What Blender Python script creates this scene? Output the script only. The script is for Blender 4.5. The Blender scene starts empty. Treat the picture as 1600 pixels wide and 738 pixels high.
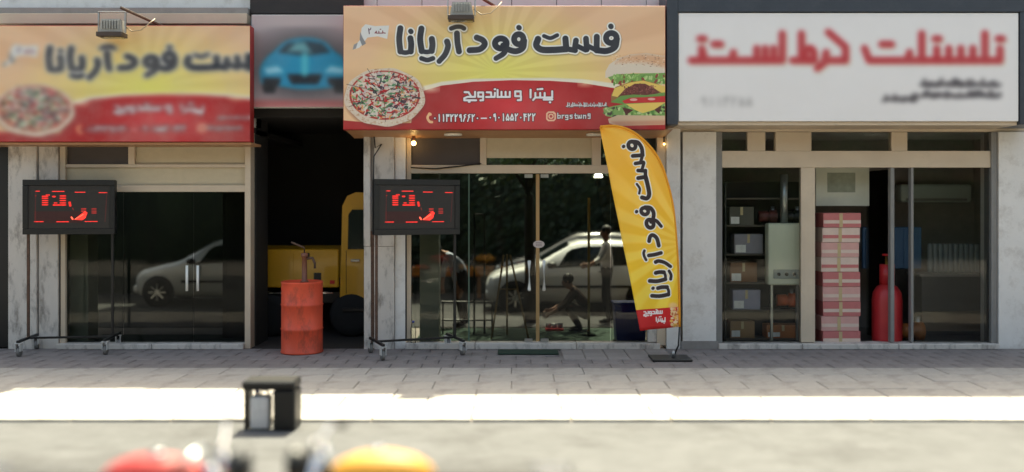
import bpy, bmesh, math, random
import numpy as np
from mathutils import Vector, Matrix
random.seed(7)
rng = np.random.default_rng(11)
R = math.radians
scene = bpy.context.scene
C = scene.collection

# ------------------------------------------------------------------ camera, sky, sun, exposure
D = 14.0                      # camera to the shop fronts (plane y = 0), metres
PXM = 105.0                   # photograph pixels per metre on that plane
EYE = 2.14
cam_data = bpy.data.cameras.new('camera')
cam = bpy.data.objects.new('camera', cam_data)
C.objects.link(cam)
cam.location = (0, -D, EYE)
cam.rotation_euler = (R(90), 0, 0)
cam_data.sensor_width = 36
cam_data.lens = 36 * D * PXM / 1600
cam_data.shift_y = -49 / 1600
cam_data.clip_end = 2000
cam_data.dof.use_dof = True
cam_data.dof.focus_distance = 13.5
cam_data.dof.aperture_fstop = cam_data.lens / 1000 / 0.13
scene.camera = cam

SUN_EL, SUN_AZ = 62.0, 8.0    # sun stands behind the shops; azimuth from +y towards +x
world = bpy.data.worlds.new('World')
scene.world = world
world.use_nodes = True
wn = world.node_tree
sky = wn.nodes.new('ShaderNodeTexSky')
sky.sky_type = 'NISHITA'
sky.sun_disc = False
sky.sun_elevation = R(SUN_EL)
sky.sun_rotation = R(SUN_AZ)
sky.air_density = 0.8; sky.dust_density = 4.0; sky.ozone_density = 0.6      # hazy city air: a whiter sky
bg = wn.nodes['Background']
bg.inputs['Strength'].default_value = 0.12
wn.links.new(sky.outputs[0], bg.inputs[0])
sun_data = bpy.data.lights.new('sun', 'SUN')
sun_data.energy = 3.2
sun_data.angle = R(0.6)
sun_data.color = (1.0, 0.965, 0.91)
sun = bpy.data.objects.new('sun', sun_data)
C.objects.link(sun)
sv = Vector((math.sin(R(SUN_AZ)) * math.cos(R(SUN_EL)), math.cos(R(SUN_AZ)) * math.cos(R(SUN_EL)), math.sin(R(SUN_EL))))
sun.rotation_euler = sv.to_track_quat('Z', 'Y').to_euler()
sun.location = (0, 0, 30)
scene.view_settings.view_transform = 'Standard'
scene.view_settings.look = 'None'
scene.view_settings.gamma = 1
scene.view_settings.exposure = 2.0
scene.view_settings.use_white_balance = True          # the camera balanced for open shade
scene.view_settings.white_balance_temperature = 7900
scene.view_settings.white_balance_tint = -3
scene.render.engine = 'CYCLES'
scene.cycles.use_denoising = True
scene.cycles.max_bounces = 8
scene.cycles.transparent_max_bounces = 24
scene.cycles.caustics_reflective = False
scene.cycles.caustics_refractive = False

# ------------------------------------------------------------------ small helpers
def px(x, y=0.0): return (x - 800) * (D + y) / (D * PXM)
def pz(v, y=0.0): return EYE - (v - 320) * (D + y) / (D * PXM)
def lin(c):
    return tuple(((v / 255) / 12.92 if v / 255 <= 0.04045 else ((v / 255 + 0.055) / 1.055) ** 2.4) for v in c)

MATS = {}
def mat(name, rgb, rough=0.6, var=0.15, scale=6.0, metal=0.0, bump=0.0, dirt=None, dirt_amt=0.0, dirt_scale=2.0,
        emit=None, estr=0.0, objvar=0.0, coat=0.0, stretch=(1, 1, 1), spec=0.5):
    """procedural surface: base colour broken up by noise, an optional stain layer, fine bump"""
    if name in MATS: return MATS[name]
    m = bpy.data.materials.new(name); m.use_nodes = True
    nt = m.node_tree; N = nt.nodes; L = nt.links
    b = N['Principled BSDF']
    b.inputs['Roughness'].default_value = rough
    b.inputs['Metallic'].default_value = metal
    b.inputs['Coat Weight'].default_value = coat
    b.inputs['Specular IOR Level'].default_value = spec
    col = lin(rgb)
    tc = N.new('ShaderNodeTexCoord')
    mp = N.new('ShaderNodeMapping'); mp.inputs['Scale'].default_value = stretch
    L.new(tc.outputs['Object'], mp.inputs[0])
    no = N.new('ShaderNodeTexNoise'); no.inputs['Scale'].default_value = scale; no.inputs['Detail'].default_value = 6
    no.inputs['Roughness'].default_value = 0.65
    L.new(mp.outputs[0], no.inputs['Vector'])
    rp = N.new('ShaderNodeValToRGB')
    rp.color_ramp.elements[0].position = 0.3; rp.color_ramp.elements[1].position = 0.72
    rp.color_ramp.elements[0].color = (*[c * (1 - var) for c in col], 1)
    rp.color_ramp.elements[1].color = (*[min(1, c * (1 + var * 0.6)) for c in col], 1)
    L.new(no.outputs['Fac'], rp.inputs[0])
    out = rp.outputs[0]
    if dirt is not None:
        n2 = N.new('ShaderNodeTexNoise'); n2.inputs['Scale'].default_value = dirt_scale; n2.inputs['Detail'].default_value = 8
        n2.inputs['Roughness'].default_value = 0.7
        L.new(mp.outputs[0], n2.inputs['Vector'])
        r2 = N.new('ShaderNodeValToRGB')
        r2.color_ramp.elements[0].position = 0.5; r2.color_ramp.elements[1].position = 0.72
        r2.color_ramp.elements[0].color = (0, 0, 0, 1); r2.color_ramp.elements[1].color = (dirt_amt,) * 3 + (1,)
        L.new(n2.outputs['Fac'], r2.inputs[0])
        mx = N.new('ShaderNodeMix'); mx.data_type = 'RGBA'
        L.new(r2.outputs[0], mx.inputs['Factor']); L.new(out, mx.inputs['A']); mx.inputs['B'].default_value = (*lin(dirt), 1)
        out = mx.outputs['Result']
    if objvar:
        oi = N.new('ShaderNodeObjectInfo'); hs = N.new('ShaderNodeHueSaturation')
        mr = N.new('ShaderNodeMapRange'); mr.inputs['To Min'].default_value = 1 - objvar; mr.inputs['To Max'].default_value = 1 + objvar
        L.new(oi.outputs['Random'], mr.inputs[0]); L.new(mr.outputs[0], hs.inputs['Value']); L.new(out, hs.inputs['Color'])
        out = hs.outputs[0]
    L.new(out, b.inputs['Base Color'])
    if bump:
        bp = N.new('ShaderNodeBump'); bp.inputs['Strength'].default_value = bump; bp.inputs['Distance'].default_value = 0.01
        n3 = N.new('ShaderNodeTexNoise'); n3.inputs['Scale'].default_value = scale * 6; n3.inputs['Detail'].default_value = 4
        L.new(mp.outputs[0], n3.inputs['Vector'])
        L.new(n3.outputs['Fac'], bp.inputs['Height']); L.new(bp.outputs[0], b.inputs['Normal'])
    if emit is not None:
        b.inputs['Emission Color'].default_value = (*lin(emit), 1); b.inputs['Emission Strength'].default_value = estr
    MATS[name] = m
    return m

def glass_mat(name, tint, rough=0.0):
    m = bpy.data.materials.new(name); m.use_nodes = True
    nt = m.node_tree; N = nt.nodes; L = nt.links
    N.remove(N['Principled BSDF'])
    tr = N.new('ShaderNodeBsdfTransparent'); tr.inputs[0].default_value = (*tint, 1)
    gl = N.new('ShaderNodeBsdfGlossy'); gl.inputs['Roughness'].default_value = rough
    fr = N.new('ShaderNodeFresnel'); fr.inputs[0].default_value = 1.28
    # greasy smears: a little broken-up roughness on the pane
    no = N.new('ShaderNodeTexNoise'); no.inputs['Scale'].default_value = 3; no.inputs['Detail'].default_value = 5
    mr = N.new('ShaderNodeMapRange'); mr.inputs['From Min'].default_value = 0.45; mr.inputs['From Max'].default_value = 0.8
    mr.inputs['To Min'].default_value = rough; mr.inputs['To Max'].default_value = rough + 0.05
    L.new(no.outputs['Fac'], mr.inputs[0]); L.new(mr.outputs[0], gl.inputs['Roughness'])
    mx = N.new('ShaderNodeMixShader')
    L.new(fr.outputs[0], mx.inputs[0]); L.new(tr.outputs[0], mx.inputs[1]); L.new(gl.outputs[0], mx.inputs[2])
    L.new(mx.outputs[0], N['Material Output'].inputs[0])
    return m

ORG = {}
def link(o): C.objects.link(o); return o
def tag(o, label, cat, group=None):
    o['label'] = label; o['category'] = cat
    if group: o['group'] = group
    return o
def thing(name, label, cat, loc=(0, 0, 0), group=None):
    o = link(bpy.data.objects.new(name, None)); o.location = loc; o.empty_display_size = 0.2
    ORG[o] = Vector(loc)
    return tag(o, label, cat, group)
def org(o):
    while o.parent: o = o.parent
    return ORG.get(o, Vector((0, 0, 0)))

class B:
    """collects shapes for ONE mesh object"""
    def __init__(s): s.bm = bmesh.new()
    def box(s, x0, x1, y0, y1, z0, z1, bev=0.004):
        g = bmesh.ops.create_cube(s.bm, size=1)
        for v in g['verts']:
            v.co = Vector(((x0 + x1) / 2 + v.co.x * (x1 - x0), (y0 + y1) / 2 + v.co.y * (y1 - y0), (z0 + z1) / 2 + v.co.z * (z1 - z0)))
        if bev:
            es = list({e for v in g['verts'] for e in v.link_edges})
            bmesh.ops.bevel(s.bm, geom=es, offset=min(bev, abs(x1 - x0) * .3, abs(y1 - y0) * .3, abs(z1 - z0) * .3), segments=1, affect='EDGES')
        return s
    def rbox(s, x0, x1, y0, y1, z0, z1, bev=0.03, seg=3):
        g = bmesh.ops.create_cube(s.bm, size=1)
        for v in g['verts']:
            v.co = Vector(((x0 + x1) / 2 + v.co.x * (x1 - x0), (y0 + y1) / 2 + v.co.y * (y1 - y0), (z0 + z1) / 2 + v.co.z * (z1 - z0)))
        es = list({e for v in g['verts'] for e in v.link_edges})
        bmesh.ops.bevel(s.bm, geom=es, offset=bev, segments=seg, affect='EDGES', profile=0.5)
        return s
    def cyl(s, p0, p1, r0, r1=None, n=12, cap=True):
        p0, p1 = Vector(p0), Vector(p1); r1 = r0 if r1 is None else r1
        d = p1 - p0; L = d.length
        q = d.to_track_quat('Z', 'Y').to_matrix().to_4x4()
        M = Matrix.Translation((p0 + p1) / 2) @ q
        bmesh.ops.create_cone(s.bm, cap_ends=cap, cap_tris=False, segments=n, radius1=max(r0, 1e-4), radius2=max(r1, 1e-4), depth=L, matrix=M)
        return s
    def tube(s, pts, r, n=8, taper=None):
        pts = [Vector(p) for p in pts]; rings = []
        up = Vector((0, 0, 1))
        for i, p in enumerate(pts):
            t = (pts[min(i + 1, len(pts) - 1)] - pts[max(i - 1, 0)]).normalized()
            a = t.cross(up)
            if a.length < 1e-3: a = t.cross(Vector((0, 1, 0)))
            a.normalize(); b_ = a.cross(t).normalized()
            rr = r if taper is None else r + (taper - r) * i / (len(pts) - 1)
            rings.append([s.bm.verts.new(p + (a * math.cos(k * 2 * math.pi / n) + b_ * math.sin(k * 2 * math.pi / n)) * rr) for k in range(n)])
        for i in range(len(rings) - 1):
            for k in range(n):
                s.bm.faces.new((rings[i][k], rings[i][(k + 1) % n], rings[i + 1][(k + 1) % n], rings[i + 1][k]))
        s.bm.faces.new(rings[0][::-1]); s.bm.faces.new(rings[-1])
        return s
    def lathe(s, prof, c=(0, 0, 0), axis='Z', n=20):
        rings = []
        for (r, h) in prof:
            ring = []
            for k in range(n):
                a = 2 * math.pi * k / n
                u, v = max(r, 1e-4) * math.cos(a), max(r, 1e-4) * math.sin(a)
                p = {'Z': (u, v, h), 'Y': (u, h, v), 'X': (h, u, v)}[axis]
                ring.append(s.bm.verts.new(Vector(c) + Vector(p)))
            rings.append(ring)
        for i in range(len(rings) - 1):
            for k in range(n):
                s.bm.faces.new((rings[i][k], rings[i][(k + 1) % n], rings[i + 1][(k + 1) % n], rings[i + 1][k]))
        s.bm.faces.new(rings[0][::-1]); s.bm.faces.new(rings[-1])
        return s
    def prism(s, poly, y0, y1, plane='XZ'):
        def P(a, b, h): return {'XZ': (a, h, b), 'YZ': (h, a, b), 'XY': (a, b, h)}[plane]
        f = [s.bm.verts.new(P(a, b, y0)) for a, b in poly]; g = [s.bm.verts.new(P(a, b, y1)) for a, b in poly]
        n = len(poly)
        s.bm.faces.new(f); s.bm.faces.new(g[::-1])
        for i in range(n): s.bm.faces.new((f[i], f[(i + 1) % n], g[(i + 1) % n], g[i]))
        return s
    def ball(s, c, rx, ry=None, rz=None, u=16, v=10):
        ry = ry or rx; rz = rz or rx
        bmesh.ops.create_uvsphere(s.bm, u_segments=u, v_segments=v, radius=1, matrix=Matrix.Translation(c) @ Matrix.Diagonal((rx, ry, rz, 1)))
        return s
    def quad(s, *ps):
        s.bm.faces.new([s.bm.verts.new(p) for p in ps]); return s
    def done(s, name, material, parent=None, smooth=False, loc=None):
        bm = s.bm
        bmesh.ops.recalc_face_normals(bm, faces=bm.faces)
        o_ = org(parent) if parent is not None else Vector(loc or (0, 0, 0))
        if o_.length: bmesh.ops.translate(bm, verts=bm.verts, vec=-o_)
        me = bpy.data.meshes.new(name); bm.to_mesh(me); bm.free()
        if smooth:
            me.polygons.foreach_set('use_smooth', [True] * len(me.polygons))
        if material: me.materials.append(material)
        o = link(bpy.data.objects.new(name, me))
        if parent is not None: o.parent = parent
        else: o.location = o_
        return o

def struct(o): o['kind'] = 'structure'; return o
def copy_tree(o, parent=None):
    c = o.copy(); C.objects.link(c)
    if o in ORG: ORG[c] = ORG[o].copy()
    if parent is not None: c.parent = parent
    for ch in [k for k in bpy.data.objects if k.parent == o]:
        copy_tree(ch, c)
    return c
def one(name, b, m, label, cat, loc=(0, 0, 0), group=None, smooth=False):
    return tag(b.done(name, m, None, smooth, loc), label, cat, group)

# ------------------------------------------------------------------ printed graphics, painted from strokes in code
def smooth_pts(pts, n=8):
    if len(pts) < 3: return [np.array(p, float) for p in pts]
    P = [np.array(p, float) for p in pts]; P = [2 * P[0] - P[1]] + P + [2 * P[-1] - P[-2]]
    out = []
    for i in range(1, len(P) - 2):
        for k in range(n):
            t = k / n
            out.append(0.5 * (2 * P[i] + (P[i + 1] - P[i - 1]) * t + (2 * P[i - 1] - 5 * P[i] + 4 * P[i + 1] - P[i + 2]) * t * t + (3 * P[i] - P[i - 1] - 3 * P[i + 1] + P[i + 2]) * t ** 3))
    out.append(P[-2]); return out

class Canvas:
    def __init__(s, x0, y0, x1, y1, sc):
        s.x0, s.y0, s.x1, s.y1, s.sc = x0, y0, x1, y1, sc
        s.w, s.h = int((x1 - x0) * sc), int((y1 - y0) * sc)
        s.a = np.zeros((s.h, s.w, 3))
        s.X, s.Y = np.meshgrid(x0 + (np.arange(s.w) + .5) / sc, y0 + (np.arange(s.h) + .5) / sc)
    def win(s, xa, ya, xb, yb):
        i0, i1 = max(0, int((xa - s.x0) * s.sc)), min(s.w, int((xb - s.x0) * s.sc) + 2)
        j0, j1 = max(0, int((ya - s.y0) * s.sc)), min(s.h, int((yb - s.y0) * s.sc) + 2)
        return (slice(j0, max(j0, j1)), slice(i0, max(i0, i1)))
    def put(s, w, cov, col):
        cov = cov[..., None]
        s.a[w] = s.a[w] * (1 - cov) + np.array(col, float) * cov
    def sd_stroke(s, sd, pts, r, r2=None, curve=True):
        pts = smooth_pts(pts) if curve else [np.array(p, float) for p in pts]
        n = len(pts)
        for i in range(max(1, n - 1)):
            a = pts[i]; b = pts[min(i + 1, n - 1)]
            ra = r if r2 is None else r + (r2 - r) * i / max(1, n - 1)
            pad = ra + 6
            w = s.win(min(a[0], b[0]) - pad, min(a[1], b[1]) - pad, max(a[0], b[0]) + pad, max(a[1], b[1]) + pad)
            X, Y = s.X[w], s.Y[w]
            if X.size == 0: continue
            d = b - a; L2 = max(1e-9, (d * d).sum())
            t = np.clip(((X - a[0]) * d[0] + (Y - a[1]) * d[1]) / L2, 0, 1)
            sd[w] = np.minimum(sd[w], np.hypot(X - a[0] - t * d[0], Y - a[1] - t * d[1]) - ra)
    def new_sd(s): return np.full((s.h, s.w), 99.0)
    def cov(s, sd, grow=0.0, soft=None):
        k = soft or 1 / s.sc
        return np.clip(0.5 - (sd - grow) / k, 0, 1)
    def stroke(s, pts, r, col, alpha=1.0, curve=True, soft=None, r2=None):
        xs = [p[0] for p in pts]; ys = [p[1] for p in pts]
        w = s.win(min(xs) - r - 9, min(ys) - r - 9, max(xs) + r + 9, max(ys) + r + 9)
        sub = Canvas.__new__(Canvas); sub.X, sub.Y = s.X[w], s.Y[w]
        if sub.X.size == 0: return
        sub.h, sub.w = sub.X.shape; sub.sc = s.sc; sub.x0 = sub.X[0, 0] - .5 / s.sc; sub.y0 = sub.Y[0, 0] - .5 / s.sc
        sd = np.full(sub.X.shape, 99.0); sub.sd_stroke(sd, pts, r, r2, curve)
        s.put(w, s.cov(sd, 0, soft) * alpha, col)
    def poly(s, pts, col, alpha=1.0, curve=False, soft=None):
        if curve: pts = smooth_pts(list(pts) + [pts[0]], 6)[:-1]
        xs = [p[0] for p in pts]; ys = [p[1] for p in pts]
        w = s.win(min(xs) - 2, min(ys) - 2, max(xs) + 2, max(ys) + 2)
        X, Y = s.X[w], s.Y[w]
        if X.size == 0: return
        ins = np.zeros(X.shape, bool); dist = np.full(X.shape, 99.0); n = len(pts)
        for i in range(n):
            ax, ay = pts[i]; bx, by = pts[(i + 1) % n]
            c = (ay > Y) != (by > Y)
            if ay != by: ins ^= c & (X < (bx - ax) * (Y - ay) / (by - ay) + ax)
            dx, dy = bx - ax, by - ay; L2 = max(1e-9, dx * dx + dy * dy)
            t = np.clip(((X - ax) * dx + (Y - ay) * dy) / L2, 0, 1)
            dist = np.minimum(dist, np.hypot(X - ax - t * dx, Y - ay - t * dy))
        s.put(w, s.cov(np.where(ins, -dist, dist), 0, soft) * alpha, col)
    def ell(s, cx, cy, rx, ry, col, alpha=1.0, soft=None):
        w = s.win(cx - rx - 2, cy - ry - 2, cx + rx + 2, cy + ry + 2)
        X, Y = s.X[w], s.Y[w]
        if X.size: s.put(w, s.cov((np.hypot((X - cx) / rx, (Y - cy) / ry) - 1) * min(rx, ry), 0, soft) * alpha, col)
    def blur(s, sigma):
        k = max(1, int(sigma * s.sc)); 
        for _ in range(3):
            for ax in (0, 1):
                pad = [(0, 0)] * 3; pad[ax] = (k, k)
                c = np.cumsum(np.pad(s.a, [(k + 1, k) if i == ax else (0, 0) for i in range(3)], mode='edge'), axis=ax)
                n = s.a.shape[ax]
                hi = np.take(c, range(2 * k + 1, 2 * k + 1 + n), axis=ax); lo = np.take(c, range(0, n), axis=ax)
                s.a = (hi - lo) / (2 * k + 1)
    def image(s, name):
        im = bpy.data.images.new(name, s.w, s.h)
        buf = np.ones((s.h, s.w, 4), np.float32); buf[..., :3] = np.clip(s.a[::-1] / 255, 0, 1)
        im.pixels.foreach_set(buf.ravel()); im.pack()
        return im

def print_mat(name, image, rough=0.35, emit=0.0, fade=0.0):
    m = bpy.data.materials.new(name); m.use_nodes = True
    nt = m.node_tree; N = nt.nodes; L = nt.links; b = N['Principled BSDF']
    t = N.new('ShaderNodeTexImage'); t.image = image; t.extension = 'EXTEND'
    # sun-bleach and dust, uneven over the vinyl
    no = N.new('ShaderNodeTexNoise'); no.inputs['Scale'].default_value = 2.2; no.inputs['Detail'].default_value = 7
    tc = N.new('ShaderNodeTexCoord'); L.new(tc.outputs['Object'], no.inputs['Vector'])
    mr = N.new('ShaderNodeMapRange'); mr.inputs['From Min'].default_value = 0.4; mr.inputs['From Max'].default_value = 0.8
    mr.inputs['To Max'].default_value = fade
    L.new(no.outputs['Fac'], mr.inputs[0])
    mx = N.new('ShaderNodeMix'); mx.data_type = 'RGBA'
    L.new(mr.outputs[0], mx.inputs['Factor']); L.new(t.outputs[0], mx.inputs['A']); mx.inputs['B'].default_value = (.55, .5, .44, 1)
    L.new(mx.outputs['Result'], b.inputs['Base Color']); b.inputs['Roughness'].default_value = rough
    n2 = N.new('ShaderNodeTexNoise'); n2.inputs['Scale'].default_value = 1.6
    mp = N.new('ShaderNodeMapping'); mp.inputs['Scale'].default_value = (1.0, 1, .35); L.new(tc.outputs['Object'], mp.inputs[0]); L.new(mp.outputs[0], n2.inputs['Vector'])
    bp = N.new('ShaderNodeBump'); bp.inputs['Strength'].default_value = 0.25; bp.inputs['Distance'].default_value = 0.03
    L.new(n2.outputs['Fac'], bp.inputs['Height']); L.new(bp.outputs[0], b.inputs['Normal'])
    if emit:
        L.new(t.outputs[0], b.inputs['Emission Color']); b.inputs['Emission Strength'].default_value = emit
    return m

# lettering, as pen strokes on the photograph's grid: (points, radius[, end radius])
def z1(*p): return [(600 + a / 8, 30 + b / 8) for a, b in p]
def z2(*p): return [(790 + a / 8, 30 + b / 8) for a, b in p]
def ring(c, rx, ry, k=20): return [(c[0] + rx * math.cos(i * 2 * math.pi / k), c[1] + ry * math.sin(i * 2 * math.pi / k)) for i in range(k + 1)]
TITLE = [
    (z1((205, 115), (190, 250), (205, 405)), 4.2), (z1((205, 410), (270, 420), (335, 405)), 3.2), (z1((330, 240), (340, 310), (335, 405)), 4.2),
    (z1((333, 152), (338, 158)), 3.5),
    (z1((468, 120), (452, 250), (472, 400)), 4.3), (z1((470, 402), (540, 412), (600, 398)), 3.2), (z1((598, 250), (606, 320), (596, 398)), 4.3),
    (z1((468, 492), (540, 512), (612, 492)), 3.2),
    (z1((788, 282), (800, 340), (765, 440), (690, 528)), 4.2, 3.6),
    (z1((912, 180), (918, 290), (938, 405)), 4.1), (z1((840, 118), (900, 98), (960, 98), (1000, 118)), 3.0),
    (z1((1160, 232), (1235, 265), (1258, 320), (1195, 378), (1070, 390)), 4.2),
    (z1(*ring((1460, 305), 72, 62)), 4.3), (z1((1528, 330), (1500, 425), (1400, 492)), 4.2, 3.4),
    (z2(*ring((165, 252), 58, 62)), 4.2), (z2((165, 105), (170, 110)), 3.6),
    (z2((232, 270), (215, 360), (130, 402), (30, 378), (-30, 330)), 4.2),
    (z2((405, 250), (385, 330), (450, 382), (600, 386), (760, 375)), 4.6), (z2((748, 245), (758, 370)), 4.4),
    (z2((480, 212), (560, 238), (645, 202)), 2.6),
    (z2((760, 372), (870, 392)), 3.8), (z2((880, 268), (862, 385)), 4.0), (z2((880, 330), (1000, 388)), 3.4),
    (z2((1005, 245), (1015, 380)), 4.0), (z2((1015, 330), (1135, 390)), 3.4), (z2((1140, 222), (1138, 385)), 4.2),
    (z2((1138, 390), (1265, 398), (1365, 350), (1390, 250)), 4.4), (z2(*ring((1322, 238), 66, 62)), 4.2), (z2((1315, 90), (1318, 94)), 3.7),
]
def z3(*p): return [(660 + a / 10.54, 130 + b / 10.54) for a, b in p]
def z4(*p): return [(790 + a / 10, 130 + b / 10) for a, b in p]
SUB = [z3((1440, 145), (1440, 228), (1235, 230)), z3((1370, 145), (1370, 228)), z3((1302, 145), (1302, 228)), z3((1238, 115), (1238, 228)),
       z3((1195, 160), (1190, 228), (1050, 230)), z3((1190, 102), (1200, 102)), z3((1060, 152), (1130, 155), (1135, 228)),
       z3((920, 155), (1000, 155), (1000, 225), (920, 225), (920, 155)), z3((1000, 225), (1000, 282), (955, 285)),
       z3((868, 145), (868, 228), (740, 228)), z3((695, 150), (760, 152), (805, 226)), z3((740, 230), (690, 250), (690, 284), (885, 284)), z3((765, 308), (778, 308)),
       z4((150, 130), (235, 130), (235, 205), (150, 205), (150, 130)), z4((240, 205), (240, 265), (190, 268)),
       z4((390, 105), (390, 225)), z4((465, 155), (465, 225), (430, 265)), z4((465, 226), (728, 226)), z4((540, 155), (540, 226)), z4((610, 155), (610, 226)),
       z4((728, 130), (728, 226)), z4((500, 98), (506, 98)), z4((535, 95), (575, 92)), z4((595, 258), (730, 258)), z4((690, 300), (698, 300))]
DIG = {'0': [[(0, .1), (.02, .1)]], '1': [[(0, -1), (.1, 0), (.05, 1)]], '2': [[(-.45, -1), (-.3, 0), (-.3, 1)], [(-.42, -.6), (.1, -.45), (.5, -1)]],
       '3': [[(-.5, -1), (-.35, 0), (-.35, 1)], [(-.45, -.55), (-.1, -.55), (0, -1)], [(0, -.6), (.4, -.5), (.55, -1)]],
       '4': [[(-.45, -1), (-.3, 0), (-.3, 1)], [(.45, -.9), (0, -.9), (0, -.3), (.5, -.2)]],
       '5': [[(0, -.9), (-.55, .3), (-.4, .9), (0, .5), (.4, .9), (.55, .3), (0, -.9)]],
       '6': [[(.45, -1), (-.2, -.8), (0, -.2), (.3, -.3)], [(0, -.2), (-.5, 1)]],
       '9': [[(.35, -.3), (-.2, -.2), (-.3, -.8), (.2, -1), (.35, -.3), (.4, 1)]]}
LAT = {'b': [[(0, -1.6), (0, 1), (.9, .8), (.9, -.4), (0, -.5)]], 'r': [[(0, -.6), (0, 1)], [(0, -.2), (.7, -.6)]], 'g': [[(.8, -.5), (0, -.5), (0, .6), (.8, .6)], [(.8, -.6), (.8, 1.6), (0, 1.6)]],
       's': [[(.8, -.6), (0, -.5), (.1, .1), (.8, .3), (.7, 1), (0, 1)]], 't': [[(.3, -1.3), (.3, 1), (.8, 1)], [(0, -.5), (.8, -.5)]],
       'w': [[(0, -.6), (.1, 1), (.6, .8), (.6, -.4), (.6, .8), (1.2, .9), (1.2, -.6)]], 'n': [[(0, -.6), (0, 1)], [(0, -.3), (.8, -.5), (.8, 1)]],
       '9': [[(.8, -.2), (.1, -.2), (.1, -1.2), (.8, -1.2), (.8, 1), (.1, 1)]]}

def paint_title(c, tf=lambda p: p, k=1.0, out=2.3, ink=(43, 44, 52), shadow=True, fat=0.0):
    sd = c.new_sd()
    for it in TITLE:
        c.sd_stroke(sd, [tf(p) for p in it[0]], it[1] * k, it[2] * k if len(it) > 2 else None)
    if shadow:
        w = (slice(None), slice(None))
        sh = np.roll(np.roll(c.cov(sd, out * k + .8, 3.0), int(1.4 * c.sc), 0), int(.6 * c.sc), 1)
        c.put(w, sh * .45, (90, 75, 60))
    w = (slice(None), slice(None))
    c.put(w, c.cov(sd, out * k + fat), (240, 236, 228)); c.put(w, c.cov(sd, fat), ink)

def small_text(c, x0, x1, y, n, r, col, seed, hgt=3.0):
    """a run of tiny joined script, too small in the photograph to spell"""
    rr = random.Random(seed); x = x1
    pts = []
    while x > x0:
        st = rr.uniform(1.6, 3.0)
        c.stroke([(x, y - rr.choice((0, hgt * .6, hgt))), (x - .2, y)], r, col, curve=False)
        c.stroke([(x, y), (x - st, y + rr.choice((0, 0, .8)))], r, col, curve=False)
        if rr.random() < .4: c.stroke([(x - 1, y + rr.choice((-hgt - 1, 2))), (x - .4, y + rr.choice((-hgt - 1, 2)))], r * .8, col, curve=False)
        x -= st + (1.2 if rr.random() < .2 else 0)

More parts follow.
